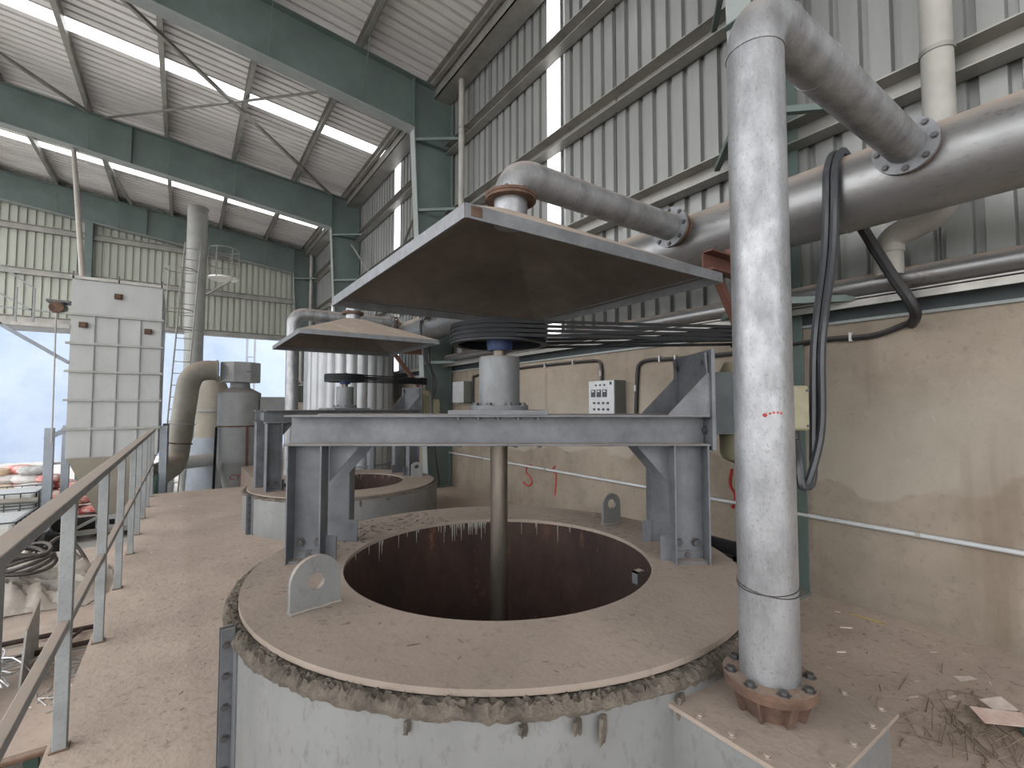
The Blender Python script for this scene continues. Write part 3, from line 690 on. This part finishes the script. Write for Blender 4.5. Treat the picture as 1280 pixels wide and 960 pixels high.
cable('rubber_hose', [(3.66,1.40,2.98),(3.84,1.30,2.86),(3.93,1.21,2.62),(3.97,1.13,2.42),(4.0,1.06,2.26),(4.08,1.05,2.17),(4.25,1.12,2.13)], .034, 'thick black hose slanting from the header pipe to the plaster wall')
cable('rubber_hose', [(4.24,6.6,.66),(4.2,6.62,.68),(4.24,6.55,.55),(4.25,6.5,.4),(4.25,6.5,.0)], .03, 'short black drop hose on the low white conduit')
L2W = lambda x, y_, z: V((T1[0]+x*math.cos(YAW)+y_*math.sin(YAW), T1[1]-x*math.sin(YAW)+y_*math.cos(YAW), z))
for k, off in enumerate((0, .045)):
    P = [(3.50,1.24-off,3.12),(3.30,1.22-off,3.12),(3.17,1.21-off,2.97),(3.15,1.21-off,2.8),(3.2,1.25-off,2.47),(3.29,1.34-off,2.1),(3.28,1.36-off,1.85),(3.27,1.37-off,1.4),(3.22-off,1.36,1.10),(3.16-off,1.38,1.06)]
    q = L2W(1.76+k*.06,.02,1.345); P += [tuple(q+V((.04,.0,-.14))), tuple(q)]
    cable('motor_cable', P, .024, ('outer' if k == 0 else 'inner')+' grey cable hung over the header pipe and looped to the motor', mt='dark_plastic')
cable('motor_cable', [(3.3,7.2,3.11),(3.15,7.15,2.9),(3.14,7.0,2.4),(3.2,6.8,2.0),(3.1,6.6,1.7),(3.05,6.5,1.42)], .022, 'dark cable slanting down from the header to the far motor', mt='dark_plastic')
cable('column_cable', [(3.75,8.05,3.0),(3.72,8.05,2.4),(3.85,8.05,2.0),(3.78,8.05,1.5),(3.85,8.05,.7),(3.95,8.05,.1)], .02, 'black cable sagging down the green column behind the second tank')
# red marks on the plaster
def stroke(pts, label, r=.014):
    G().tube(smoothpath([(WX-.001,a,b) for a, b in pts], 4), r, 6).build('painted_mark', 'red_paint', label=label, category='paint mark', group='red paint marks on the wall')
stroke([(5.66,.66),(5.78,.62),(5.80,.54),(5.70,.48),(5.66,.40),(5.76,.34),(5.88,.38)], 'red painted S mark low on the plaster wall')
stroke([(5.12,.70),(5.18,.64),(5.1,.58),(5.13,.3)], 'red vertical drip mark beside the steel shaft')
stroke([(2.52,.95),(2.54,.80),(2.49,.70),(2.52,.58)], 'red scribble on the plaster near the tall pipe')

# ================================================================== HANDRAIL
e = empty('handrail', (-.42,-3,0), label='dusty grey steel handrail along the edge of the raised floor', category='railing')
G().box(-.035,.035,0,13.25,1.11,1.15).build('top_rail', 'rail_paint', e, smooth=False, bevel=.005)
G().box(-.02,.02,0,13.25,.535,.575).build('mid_rail', 'rail_paint', e, smooth=False, bevel=.004)
for yy in (-2.9,-1.7,-.5,.72,1.88,2.98,4.16,5.26,6.4,7.3,8.3,9.2,10.2):
    p = G().box(-.025,.025,yy+3-.025,yy+3+.025,0,1.11).build('post', 'rail_paint', e, smooth=False, bevel=.003)
    G().box(-.033,.033,yy+3-.033,yy+3+.033,0,.008).build('foot_plate', 'rust', p, smooth=False)

# ================================================================== LEFT DECK AND SCRAP
e = empty('work_deck', (-.5,3.7,-.35), label='low brown sheet topped work deck left of the handrail', category='deck')
for i in range(4):
    G().box(-2.9,-.02,.02+i*1.2,1.2+i*1.2-.01,-.012,0).build('deck_sheet', 'brown_sheet', e, smooth=False)
G().tube([(-3,0,-.01),(.0,0,-.01)], .022, 12).build('edge_pipe', 'rust', e)
for xx in (-.15,-1.5,-2.8):
    for yy in (.1, 2.4, 4.7): G().box(xx-.03,xx+.03,yy-.03,yy+.03,-.65,-.012).build('deck_leg', 'dark_green', e, smooth=False)
e = empty('rebar_frame', (-.5,5.05,-.348), label='rusty ladder shaped steel frame lying on the brown deck', category='frame')
for yy in (0, .33): G().tube([(-1.6,yy,.03),(.0,yy+.0,.03)], .02, 8).build('side_bar', 'rust_dark', e)
for xx in (-1.3,-.75,-.2): G().tube([(xx-.05,0,.03),(xx+.06,.33,.03)], .013, 8).build('rung', 'rust_dark', e)
G().prism([(-.84,4.42,-.35),(-.90,5.25,-.35),(-.90,5.25,.03),(-.84,4.55,.03)], (.012,0,0)).build('steel_plate', 'rail_paint', smooth=False, label='grey steel plate standing upright behind the handrail', category='plate')
g = G(); rr = random.Random(5)
for i in range(90):
    x, y_ = -1.25+rr.uniform(-.28,.28), 4.45+rr.uniform(-.35,.4); a = rr.uniform(.9,2.4); l = rr.uniform(.15,.45); z = -.34+rr.random()*.12
    dx, dy = math.cos(a)*l, math.sin(a)*l
    g.tube(smoothpath([(x-dx,y_-dy,z),(x-dx*.3+rr.uniform(-.05,.05),y_-dy*.3,z+rr.uniform(.02,.12)),(x+dx*.4,y_+dy*.4,z+rr.uniform(0,.1)),(x+dx,y_+dy,z+rr.uniform(-.0,.05))], 3), .005, 4)
g.build('wire_offcuts', 'wire', label='tangle of pale wire offcuts heaped on the brown deck', category='wire', kind='stuff')
g = G(); rr = random.Random(8)
for i in range(60):
    x, y_ = -.62+rr.uniform(-.12,.08), 4.5+rr.uniform(-.4,.55); g.tube([(x,y_,-.345),(x+rr.uniform(-.12,.12),y_+rr.uniform(-.12,.12),-.345)], .004, 4)
g.build('straw_litter', 'wire', label='pale straw litter scattered at the edge of the deck', category='litter', kind='stuff')
# tarpaulin heap: folded sheet surface
def heap(name, c, sx, sy, h, mt, seed, label, cat, fold=.08, n=40):
    from mathutils import noise as NZ
    rr = random.Random(seed); ph = [rr.uniform(0,6) for _ in range(6)]; g = G(); vs = []
    for i in range(n+1):
        for j in range(n+1):
            u, v_ = i/n*2-1, j/n*2-1; r = min(1, math.sqrt(u*u*.9+v_*v_*.9)); b = (1-r*r)**.8 if r < 1 else 0
            z = h*b*(.75+.25*math.sin(3*u+ph[0])*math.cos(2.5*v_+ph[1]))
            z += b**.5*fold*(abs(math.sin(5*u+3*v_+ph[2]))-.5+.6*abs(math.sin(9*v_-4*u+ph[3]))-.3+.3*math.sin(17*u+7*v_+ph[4]))
            for fq, am in ((2.3,.9),(5,.6),(11,.3)): z += b**.5*fold*am*(.35-abs(NZ.noise((u*fq+ph[0],v_*fq*1.3+ph[1],seed)))*2)
            k = .86+.14*math.cos(3*math.atan2(v_,u)+ph[5]); vs.append((c[0]+u*sx*k, c[1]+v_*sy*k, c[2]+max(.004,z)))
    m = n+1; g.add(vs, [(i*m+j, (i+1)*m+j, (i+1)*m+j+1, i*m+j+1) for i in range(n) for j in range(n)])
    return g.build(name, mt, label=label, category=cat)
heap('tarpaulin', (-1.4,6.75,-.345), .85, .85, .36, 'tarp', 3, 'crumpled dirty white tarpaulin heaped on the brown deck', 'tarpaulin', .16, 60)
g = G(); rr = random.Random(9)
for k in range(7):
    r = .26-.012*k+rr.uniform(-.02,.02); cx, cy = -1.28+rr.uniform(-.03,.03), 6.45+rr.uniform(-.03,.03)
    g.tube([(cx+r*1.15*math.cos(t), cy+r*math.sin(t), .02+.022*k+.03*math.sin(t*2+k)) for t in [2*PI*i/36 for i in range(36)]], .016, 6, closed=True)
g.tube(smoothpath([(-1.1,6.55,.14),(-1.0,6.7,.2),(-.9,6.75,.1),(-.78,6.65,-.1),(-.72,6.5,-.31)], 6), .016, 6)
g.build('hose_coil', 'black_rubber', label='coil of black hose lying on the white tarpaulin', category='hose')
# caged plastic totes on the yard
def tote(c, label, sx=1.0, sy=1.1, h=1.0):
    e = empty('caged_tote', c, label=label, category='tote', group='caged white totes')
    G().box(-sx/2+.03,sx/2-.03,-sy/2+.03,sy/2-.03,.13,h-.02).build('bottle', 'tote_white', e, smooth=False, bevel=.05)
    G().box(-sx/2,sx/2,-sy/2,sy/2,0,.1).build('pallet', 'cage', e, smooth=False)
    for i in range(5):
        z = .16+i*(h-.16)/4; g = G()
        for a, b in (((-sx/2,-sy/2),(sx/2,-sy/2)),((sx/2,-sy/2),(sx/2,sy/2)),((sx/2,sy/2),(-sx/2,sy/2)),((-sx/2,sy/2),(-sx/2,-sy/2))): g.bar((*a,z),(*b,z),.018,.018)
        g.build('cage_hoop', 'cage', e, smooth=False)
    for i in range(6):
        t = -1+2*i/5
        for s in (-1, 1):
            G().bar((t*sx/2,s*sy/2,.1),(t*sx/2,s*sy/2,h),.016,.016,up=(0,1,0)).build('cage_bar', 'cage', e, smooth=False)
            G().bar((s*sx/2,t*sy/2,.1),(s*sx/2,t*sy/2,h),.016,.016,up=(0,1,0)).build('cage_bar', 'cage', e, smooth=False)
    return e
tote((-2.25,9.35,-1.0), 'nearest caged white tote at the left edge behind the handrail', h=1.03)
tote((-2.62,12.4,-1.0), 'caged tote under the left legs of the dust filter', h=1.0)
tote((-3.75,12.2,-1.0), 'caged tote left of the dust filter legs', h=1.0)
G().tube([(-4.2,10.6,.12),(-1.95,11.0,-.02)], .05, 12).build('loose_pipe', 'galv', label='grey pipe lying across the caged totes at left', category='pipe')
# sacks and bundles piled in the yard
rr = random.Random(21); sk = None
cols = ['sack_white','sack_red','sack_tan','sack_grey','sack_white','sack_red']
words = {'sack_white':'white','sack_red':'red and white','sack_tan':'tan','sack_grey':'grey'}
def sack_mesh(mt, seed):
    rq = random.Random(seed); g = G(); n, m = 14, 10; vs = []
    for i in range(m+1):
        t = PI*i/m
        for j in range(n):
            a = 2*PI*j/n; s = 1+rq.uniform(-.1,.1)
            f = lambda q: math.copysign(abs(q)**.7, q)
            vs.append((.42*f(math.sin(t)*math.cos(a))*s, .3*f(math.sin(t)*math.sin(a))*s, .15*f(math.cos(t))*s))
    g.add(vs, [(i*n+j, i*n+(j+1)%n, (i+1)*n+(j+1)%n, (i+1)*n+j) for i in range(m) for j in range(n)])
    me = bpy.data.meshes.new('filled_sack'); me.from_pydata(g.v, [], g.f); me.materials.append(MATS[mt]); me.polygons.foreach_set('use_smooth', [True]*len(me.polygons)); return me
SK = {c: sack_mesh(c, i) for i, c in enumerate(dict.fromkeys(cols))}
ORD = ['first','second','third','fourth','fifth','sixth','seventh','eighth','ninth','tenth','eleventh','twelfth']
ROW = ['bottom','second lowest','third lowest','fourth lowest','second highest','top']
for row, (n, z) in enumerate(((11,-.9),(10,-.7),(9,-.5),(8,-.3),(6,-.1),(5,.08))):
    for i in range(n):
        x, y_ = -4.6+row*.1+i*.33+rr.uniform(-.06,.06), 15.0+row*.05+rr.uniform(-.2,.2)
        if x > -1.3: continue
        c = rr.choice(cols)
        o = link(SK[c], 'filled_sack', None, (x,y_,z+rr.uniform(-.03,.03)), rr.uniform(-.7,.7), label='%s sack, %s from left, %s row of yard pile' % (words[c], ORD[i], ROW[row]), category='sack', group='filled sacks in the yard pile')
        o.scale = [rr.uniform(.55,.75)]*3
e = empty('hanging_bundle', (-2.95,10.9,-.95), label='ribbed dark and white bundle at the left edge above the totes', category='bundle')
for i in range(9):
    G().tube(smoothpath([(-.35+i*.05,0,0),(-.34+i*.05,-.1,.7),(-.28+i*.055,-.2,1.05),(-.1+i*.05,-.1,1.12),(.0+i*.03,.1,.9)], 5), .022, 8).build('hose_loop', 'sack_white' if i % 2 else 'black_rubber', e)

# ================================================================== DUST FILTER
FX0, FX1, FY, FZ0, FZ1 = -1.72, -.39, 11.5, .60, 3.86
W_, D_ = FX1-FX0, 1.6
e = empty('dust_filter', (FX0,FY,-1.0), label='tall white panelled bag dust filter with hopper at left', category='dust filter'); zz = lambda z: z+1.0
G().box(0,W_,.03,D_,zz(FZ0),zz(FZ1)).build('casing', 'filter_white', e, smooth=False)
rows = [FZ0, 1.13, 1.65, 2.17, 2.68, 3.21, FZ1]
for i in range(6):
    z0, z1 = rows[i]+.02, rows[i+1]-.02; nn = 1 if i == 5 else 4
    for k in range(nn):
        a, b = W_*k/nn, W_*(k+1)/nn
        p = G().box(a+.008,b-.008,.0 if nn == 1 else .012,.03,zz(z0),zz(z1)).build('panel', 'filter_white', e, smooth=False)
    for k in range(1, nn):
        G().box(W_*k/nn-.008,W_*k/nn+.008,-.02,.02,zz(z0),zz(z1)).build('panel_rib', 'filter_rib', e, smooth=False)
    if i: G().box(-.05,W_+.03,-.05,.02,zz(rows[i])-.02,zz(rows[i])+.02).build('belt_angle', 'filter_rib', e, smooth=False)
for x, z in ((.66,3.6),(.18,3.02),(1.12,2.98)):
    g = G(); g.box(x-.06,x+.06,-.05,-.0,zz(z)-.05,zz(z)+.05); g.box(x-.035,x+.035,-.075,-.05,zz(z)-.035,zz(z)+.035); g.build('rusty_bracket', 'rust', e, smooth=False)
G().box(-.03,W_+.03,-.03,.0,zz(FZ1),zz(FZ1)+.05).build('top_rail', 'galv', e, smooth=False)
for x in (.02, .66, W_-.02): G().box(x-.012,x+.012,-.03,-.006,zz(FZ1),zz(FZ1)+.13).build('rail_stub', 'bolt_steel', e, smooth=False)
hz0 = zz(-.55); hz1 = zz(FZ0); q = [(0.02,.03),(W_-.02,.03),(W_-.02,D_),(.02,D_)]; r4 = [(.42,.55),(W_-.42,.55),(W_-.42,1.05),(.42,1.05)]
G().add([(*a,hz1) for a in q]+[(*a,hz0) for a in r4], [(i,(i+1)%4,4+(i+1)%4,4+i) for i in range(4)]+[(4,5,6,7)]).build('hopper', 'hopper', e, smooth=False)
for x, y_ in ((-.22,.1),(W_+.08,.1),(-.22,D_),(W_+.08,D_)): G().box(x-.06,x+.06,y_-.06,y_+.06,0,zz(1.15)).build('support_leg', 'bluegrey', e, smooth=False)
G().bar((-.28,.1,zz(.95)), (.0,.1,zz(1.12)), .1, .08).build('leg_bracket', 'bluegrey', e, smooth=False)
G().box(-.2,.02,.08,.12,zz(.5),zz(.54)).build('leg_tie', 'bluegrey', e, smooth=False)
sg = G().box(.4,.95,.5,1.1,zz(-.85),zz(-.55)).build('outlet_gate', 'filter_white', e, smooth=False)
G().box(.6,.68,.49,.5,zz(-.74),zz(-.64)).build('gate_window', 'black_void', sg, smooth=False)
# side platform with rails
pf = empty('service_platform', (FX0,FY,3.0), label='small railed service platform on the left side of the dust filter', category='platform')
G().box(-.95,0,.0,.9,-.06,0).build('deck_plate', 'galv', pf, smooth=False)
for x in (-.93,-.7,-.48): G().box(x-.014,x+.014,0,.028,0,.95 if x < -.9 else .6).build('rail_post', 'rail_paint', pf, smooth=False)
G().bar((-.93,.014,.95), (-.48,.014,.6), .028, .028).build('sloped_rail', 'rail_paint', pf, smooth=False)
G().bar((-.93,.014,.48), (-.5,.014,.22), .024, .024).build('sloped_rail', 'rail_paint', pf, smooth=False)
G().bar((-.95,.014,.24), (-.0,.014,.2), .024, .024).build('mid_rail', 'rail_paint', pf, smooth=False)
G().bar((-.9,.03,-.05), (0,.03,-.68), .06, .06).build('diagonal_strut', 'bluegrey', pf, smooth=False)
pm = empty('hoist_motor', (FX0-.14,FY+.2,3.35), label='small rusty hoist motor at the upper left of the dust filter', category='motor')
G().cyl((-.05,-.15,-.05), (-.05,-.23,-.05), .1, 20).build('drum', 'rust', pm); G().box(-.2,.12,-.15,.15,.06,.1).build('mount_plate', 'bolt_steel', pm, smooth=False)
G().cyl((-.03,-.14,0), (-.03,.2,0), .075, 16).build('motor_body', 'dark_green', pm)
G().tube([(FX0-.19,FY,3.2),(FX0-.17,FY-.02,.9)], .012, 6).build('hoist_rope', 'white_pipe', label='thin pale rope hanging from the hoist motor', category='rope')
G().tube([(FX0+.13,FY+.1,FZ1),(-2.35,15.0,8.1)], .045, 10).build('slant_pipe', 'white_pipe', label='slanting pale pipe from the filter top to the roof', category='pipe')
e = empty('screw_conveyor', (-2.0,12.3,-1.0), label='low grey conveyor frame beneath the dust filter hopper', category='conveyor')
G().box(0,2.1,-.35,-.25,.12,.2).build('side_beam', 'galv', e, smooth=False); G().box(0,2.1,.25,.35,.12,.2).build('side_beam', 'galv', e, smooth=False)
G().tube([(0,0,.26),(2.1,0,.26)], .14, 16).build('trough', 'black_void', e)
for i in range(8): G().box(.1+i*.26,.16+i*.26,-.36,.36,.06,.12).build('cross_member', 'rust_dark', e, smooth=False)
G().bar((.3,-.36,.2), (.75,-.36,.45), .05, .05).build('brace', 'galv', e, smooth=False)
g = G(); g.box(-.75,-.35,10.85,11.2,-1,.25); g.box(-.72,-.38,10.83,10.85,-.9,.2)
g.build('green_cabinet', 'dark_green', smooth=False, label='dark green steel cabinet right of the filter hopper', category='cabinet')
heap('dark_scrap_heap', (-1.9,10.6,-1.0), .7, .5, .6, 'black_void', 12, 'dark heap of scrap below the filter', 'scrap heap', .12, 24)  # heap coloured near black all over

# ================================================================== STACK, LADDER, CYCLONE
CX, CY = .21, 17.5
e = empty('chimney_stack', (CX,CY,-1.0), label='tall pale steel chimney stack with a round sampling platform', category='chimney')
G().lathe([(.25,0),(.25,4.85),(.3,4.85),(.3,4.9),(.27,4.9),(.27,8.68),(.295,8.68),(.295,8.72),(.25,8.72)], 28).build('flue', 'filter_rib', e)
pl = G().lathe([(0,0),(.42,0),(.42,.05),(0,.05)], 24, (.72,-.1,6.55)).build('sampling_platform', 'platform_white', e)
for z in (7.0, 7.5):
    G().tube([(.72+.42*math.cos(t), -.1+.42*math.sin(t), z) for t in [2*PI*i/20 for i in range(20)]], .014, 6, closed=True).build('guard_ring', 'galv', pl)
for i in range(6):
    t = 2*PI*i/6; G().tube([(.72+.42*math.cos(t), -.1+.42*math.sin(t), 6.55),(.72+.42*math.cos(t), -.1+.42*math.sin(t), 7.5)], .012, 6).build('guard_post', 'galv', pl)
for s in (-.25,.25): G().bar((.28,-.1+s*.4,6.0), (.95,-.1+s,6.55), .04, .04).build('platform_strut', 'galv', pl, smooth=False)
e = empty('caged_ladder', (-.18,15.6,-1.0), label='steel ladder with hooped cage between filter and chimney', category='ladder')
for x in (-.0,.38): G().tube([(x-.28,0,0),(x+.1,.6,7.2)], .02, 6).build('stile', 'galv', e)
for i in range(22): 
    f = (i+.5)/22; G().tube([(-.28+.38*f,.6*f,7.2*f),(.1+.38*f-.0,.6*f,7.2*f)], .012, 6).build('rung', 'galv', e)
for z in (4.6,5.15,6.3):
    f = z/7.2; G().tube([(.05+.38*f-.35+.36*math.cos(t), .6*f-.3+.36*math.sin(t), z) for t in [2*PI*i/20 for i in range(20)]], .013, 6, closed=True).build('cage_hoop', 'galv', e)
for t in (2.4,3.2,4.0,4.8): G().tube([(-.06+.36*math.cos(t), .08+.36*math.sin(t), 2.2 if t < 3.5 else 4.5),(-.0+.36*math.cos(t), .25+.36*math.sin(t), 6.3)], .011, 6).build('cage_strap', 'galv', e)
# cyclone separator
YX, YY = 1.22, 14.4
e = empty('cyclone_separator', (YX,YY,-1.0), label='grey cyclone separator with square head standing beyond the floor edge', category='cyclone')
G().lathe([(.0,3.32),(.22,3.22),(.24,3.02),(.5,2.88),(.5,1.18),(.515,1.18),(.515,1.1),(.5,1.1),(.24,.0),(0,0)], 32).build('cone_body', 'cyclone', e)
G().ring((0,0,2.0), (0,0,1), .5, .52, .035, 32).build('belt_ring', 'rust', e)
hd = G().lathe([(0,3.16),(.49,3.16),(.49,3.68),(0,3.68)], 8, (.0,.0,0)).build('outlet_head', 'cyclone', e, smooth=False); hd.rotation_euler = (0,0,PI/8)
G().box(.1,.2,-.475,-.462,3.42,3.44).build('head_handle', 'bolt_steel', e, smooth=False)
for t in (-1.3,-2.5,-.1,1.2):
    x, y_ = .53*math.cos(t), .53*math.sin(t); G().box(x-.025,x+.025,y_-.025,y_+.025,0,2.0 if t == -1.3 else 1.15).build('support_leg', 'filter_rib' if t != -1.3 else 'rust_bracket', e, smooth=False)
G().bar((-.56,-.3,0), (-.52,-.2,2.0), .06, .06, up=(0,1,0)).build('black_strut', 'black_void', e, smooth=False)
G().box(.45,1.15,-.3,.3,1.9,2.78).build('inlet_chamber', 'cyclone', e, smooth=False)
# red lettering wrapped round the cone
fc = bpy.data.curves.new('lettering', 'FONT'); fc.body = 'CYCLONE'; fc.size = .2; fc.align_x = 'CENTER'
fo = bpy.data.objects.new('lettering_source', fc); COL.objects.link(fo)
me = bpy.data.meshes.new_from_object(fo.evaluated_get(bpy.context.evaluated_depsgraph_get())); bpy.data.objects.remove(fo)
for v in me.vertices:
    z = .66+v.co.y; r = .24+(.5-.24)*z/1.1+.006; t = -1.02+v.co.x/r; v.co = (r*math.cos(t), r*math.sin(t), z)
me.materials.clear(); me.materials.append(MATS['red_paint']); link(me, 'lettering', e)
e, o = pipe_thing('elbow_duct', [(.72,14.3,2.45),(.12,14.3,2.45),(-.12,14.25,.12),(-.55,12.3,.0)], .25, [.42,.36], 'dirty_duct', 'fat dirty elbow duct linking the cyclone head to the dust filter', 'duct', 28)
for p, a in (((.70,14.3,2.45),(-1,0,0)), ((-.017,14.271,1.12),(-.103,-.021,-1)), ((-.066,14.261,.64),(-.103,-.021,-1))):
    G().ring(V(p)-o, a, .25, .28, .03, 28).build('duct_flange', 'rust' if p[2] < 1 else 'filter_rib', e)
e, o = pipe_thing('cross_duct', [(.05,15.2,.05),(.75,15.2,.1)], .17, 0, 'cyclone', 'short grey duct passing under the fat elbow', 'duct', 20)
e = empty('capped_vessel', (.72,16.2,-1.0), label='grey vessel with tan conical cap behind the cyclone', category='vessel')
G().lathe([(.0,3.5),(.08,3.45),(.3,3.2),(.46,2.75),(.46,2.45)], 28).build('cap', 'hopper', e); G().lathe([(.44,2.45),(.5,2.45),(.5,2.38),(.44,2.38)], 28, closed=True).build('cap_ring', 'filter_rib', e)
G().lathe([(.44,2.4),(.46,1.7),(.46,1.6)], 28).build('neck', 'hopper', e); G().lathe([(.46,1.65),(.56,1.3),(.64,0),(0,0)], 28).build('base', 'bluegrey', e)
e = empty('white_drum', (-.5,16.9,-1.0), label='white drum on the yard beyond the floor end', category='drum')
G().lathe([(0,0),(.33,0),(.34,.3),(.33,.33),(.34,.6),(.33,.9),(.0,.92)], 24).build('shell', 'tote_white', e); G().ring((0,0,.3), (0,0,1), .335, .35, .03, 24).build('drum_hoop', 'tote_white', e)
# dusty duct and valve right of the cyclone
e, o = pipe_thing('branch_duct', [(2.35,14.3,1.42),(3.1,13.6,1.42),(3.25,13.5,1.3)], .22, [.1], 'dirty_duct', 'dusty horizontal duct with a valve behind the far gantry', 'duct', 20)
G().cyl((.45,-.42,.2), (.45,-.42,.36), .09, 14).build('valve_body', 'white_pipe', e); G().tube(rounded([(.45,-.42,.36),(.45,-.42,.75),(.25,-.42,.75),(.25,-.42,1.9)], .08), .04, 8).build('valve_pipe', 'white_pipe', e)
G().ring((.45,-.42,.5), (0,0,1), .03, .1, .03, 14).build('hand_wheel', 'white_pipe', e)
# fluted silver tank behind the second gantry
e = empty('fluted_tank', (3.12,11.0,0), label='white fluted upright tank behind the second hood', category='tank')
NF = 26; pr_ = []
for j in range(NF*8):
    t = 2*PI*j/(NF*8); pr_.append((t, .93+.045*abs(math.sin(t*NF/2))))
g = G(); k = len(pr_); zs = (.0, 2.9)
g.add([(r*math.cos(t), r*math.sin(t), z) for z in zs for t, r in pr_], [(j, (j+1)%k, k+(j+1)%k, k+j) for j in range(k)])
g.build('shell', 'white_vessel', e); G().lathe([(.98,2.9),(.8,3.02),(0,3.1)], 40).build('roof_cone', 'white_vessel', e)
for z in (.25, .75): G().ring((0,0,z), (0,0,1), .97, .995, .03, 48).build('tank_band', 'bluegrey', e)
for t in (-2.6,-2.0,-1.4): G().box(1.03*math.cos(t)-.04,1.03*math.cos(t)+.04,1.03*math.sin(t)-.04,1.03*math.sin(t)+.04,0,1.2).build('support_post', 'bluegrey', e, smooth=False)
G().bar((-.95,-.35,1.35), (-.2,-.99,1.35), .04, .06).build('post_tie', 'bluegrey', e, smooth=False)
e = empty('yard_mast', (2.55,27,-1), label='slim twin pipe mast against the pale yard wall', category='mast')
for x in (0,.35): G().tube([(x,0,0),(x,0,8)], .05, 8).build('mast_pipe', 'bluegrey', e)
for z in range(1,8): G().tube([(0,0,z),(.35,0,z)], .03, 6).build('mast_tie', 'bluegrey', e)

# ================================================================== LITTER ON FLOOR AND LID
rr = random.Random(11)
def chips(name, n, area, z, label, mt, s0=.006, s1=.02, excl=None, flat=.3):
    g = G(); k = 0
    while k < n:
        x, y_ = rr.uniform(area[0],area[1]), rr.uniform(area[2],area[3])
        if excl and not excl(x, y_): continue
        s = rr.uniform(s0,s1); a = rr.uniform(0,PI); l = s*rr.uniform(1,3.2); ca, sa = math.cos(a), math.sin(a)
        q = [(x+ca*u*l-sa*v_*s*.5, y_+sa*u*l+ca*v_*s*.5) for u, v_ in ((-1,-.6),(.8,-1),(1,.7),(-.7,1))]
        g.prism([(a_,b_,z) for a_, b_ in q], (rr.uniform(-s,s)*.2,rr.uniform(-s,s)*.2,s*flat)); k += 1
    return g.build(name, mt, smooth=False, label=label, category='litter', kind='stuff')
on_lid = lambda x, y_: .91 < math.hypot(x-T1[0], y_-T1[1]) < 1.33
chips('lid_chips', 90, (.2,3,1,3.8), .655, 'small dark chips scattered on the dusty tank lid', 'twig', .003, .009, on_lid)
chips('lid_crumbs', 160, (.75,1.7,3.0,3.85), .655, 'heap of pale crumbs at the back of the dusty lid', 'fibre', .004, .012, lambda x, y_: on_lid(x,y_) and rr.random() < .7)
chips('lid_debris', 120, (2.35,3,1.7,3.0), .655, 'dark debris on the lid around the right gantry legs', 'twig', .003, .01, on_lid)
off = lambda x, y_: math.hypot(x-T1[0], y_-T1[1]) > 1.55 and math.hypot(x-T2[0], y_-T2[1]) > 1.55 and not (1.3 < x < 2 and .5 < y_ < 1.3)
chips('floor_chips', 320, (-.3,.5,1.4,9), 0, 'small dark chips scattered along the walkway floor', 'twig', .002, .007, off)
chips('floor_flecks', 50, (-.3,.9,1.4,9), 0, 'small white flecks scattered along the walkway floor', 'paper', .003, .010, off)
chips('floor_crumbs', 260, (2.0,4.2,.2,3), 0, 'dark crumbs strewn over the floor at right', 'twig', .002, .008, off)
chips('floor_scraps', 26, (2.2,4.2,.3,2.2), 0, 'pale scraps strewn over the floor at right', 'paper', .004, .016, off)
g = G()
for i in range(110):
    x, y_ = 3.15+rr.gauss(0,.2), .66+rr.gauss(0,.17); a = rr.gauss(.15,.55); l = rr.uniform(.03,.13); z = rr.uniform(.002,.014)
    g.tube([(x-math.cos(a)*l,y_-math.sin(a)*l,z),(x,y_,z+rr.uniform(0,.012)),(x+math.cos(a)*l,y_+math.sin(a)*l,z)], rr.uniform(.0012,.003), 4)
g.build('twig_pile', 'twig', label='pile of thin twigs on the floor at lower right', category='twigs', kind='stuff')
def scrap(pts, z, mt, label, name='paper_scrap'):
    n = len(pts); g = G(); g.add([(x,y_,z+h) for x, y_, h in pts]+[(x,y_,z+h+.002) for x, y_, h in pts], [tuple(range(n))[::-1], tuple(range(n,2*n))]+[(i,(i+1)%n,n+(i+1)%n,n+i) for i in range(n)])
    g.build(name, mt, smooth=False, label=label, category='scrap')
scrap([(3.17,.62,.04),(3.32,.47,.04),(3.40,.53,.05),(3.26,.69,.05)], 0, 'pink_paper', 'pinkish torn card on the twig pile at lower right')
scrap([(3.36,.62,.03),(3.46,.55,.03),(3.5,.62,.05),(3.4,.68,.04)], 0, 'paper', 'grey white torn card behind the pinkish one')
scrap([(3.25,.50,.0),(3.31,.45,.0),(3.36,.49,.03),(3.3,.53,.03)], 0, 'dark_green', 'small dark green wrapper under the pinkish card', 'wrapper')
scrap([(4.10,1.50,.004),(4.12,1.30,.004),(4.135,1.30,.004),(4.115,1.51,.004)], 0, 'yellow_bit', 'thin yellow strip on the floor by the wall', 'yellow_strip')
scrap([(3.62,.80,.003),(3.72,.75,.006),(3.73,.78,.006),(3.65,.84,.004)], 0, 'paper', 'small white paper scrap on the floor near the wall')
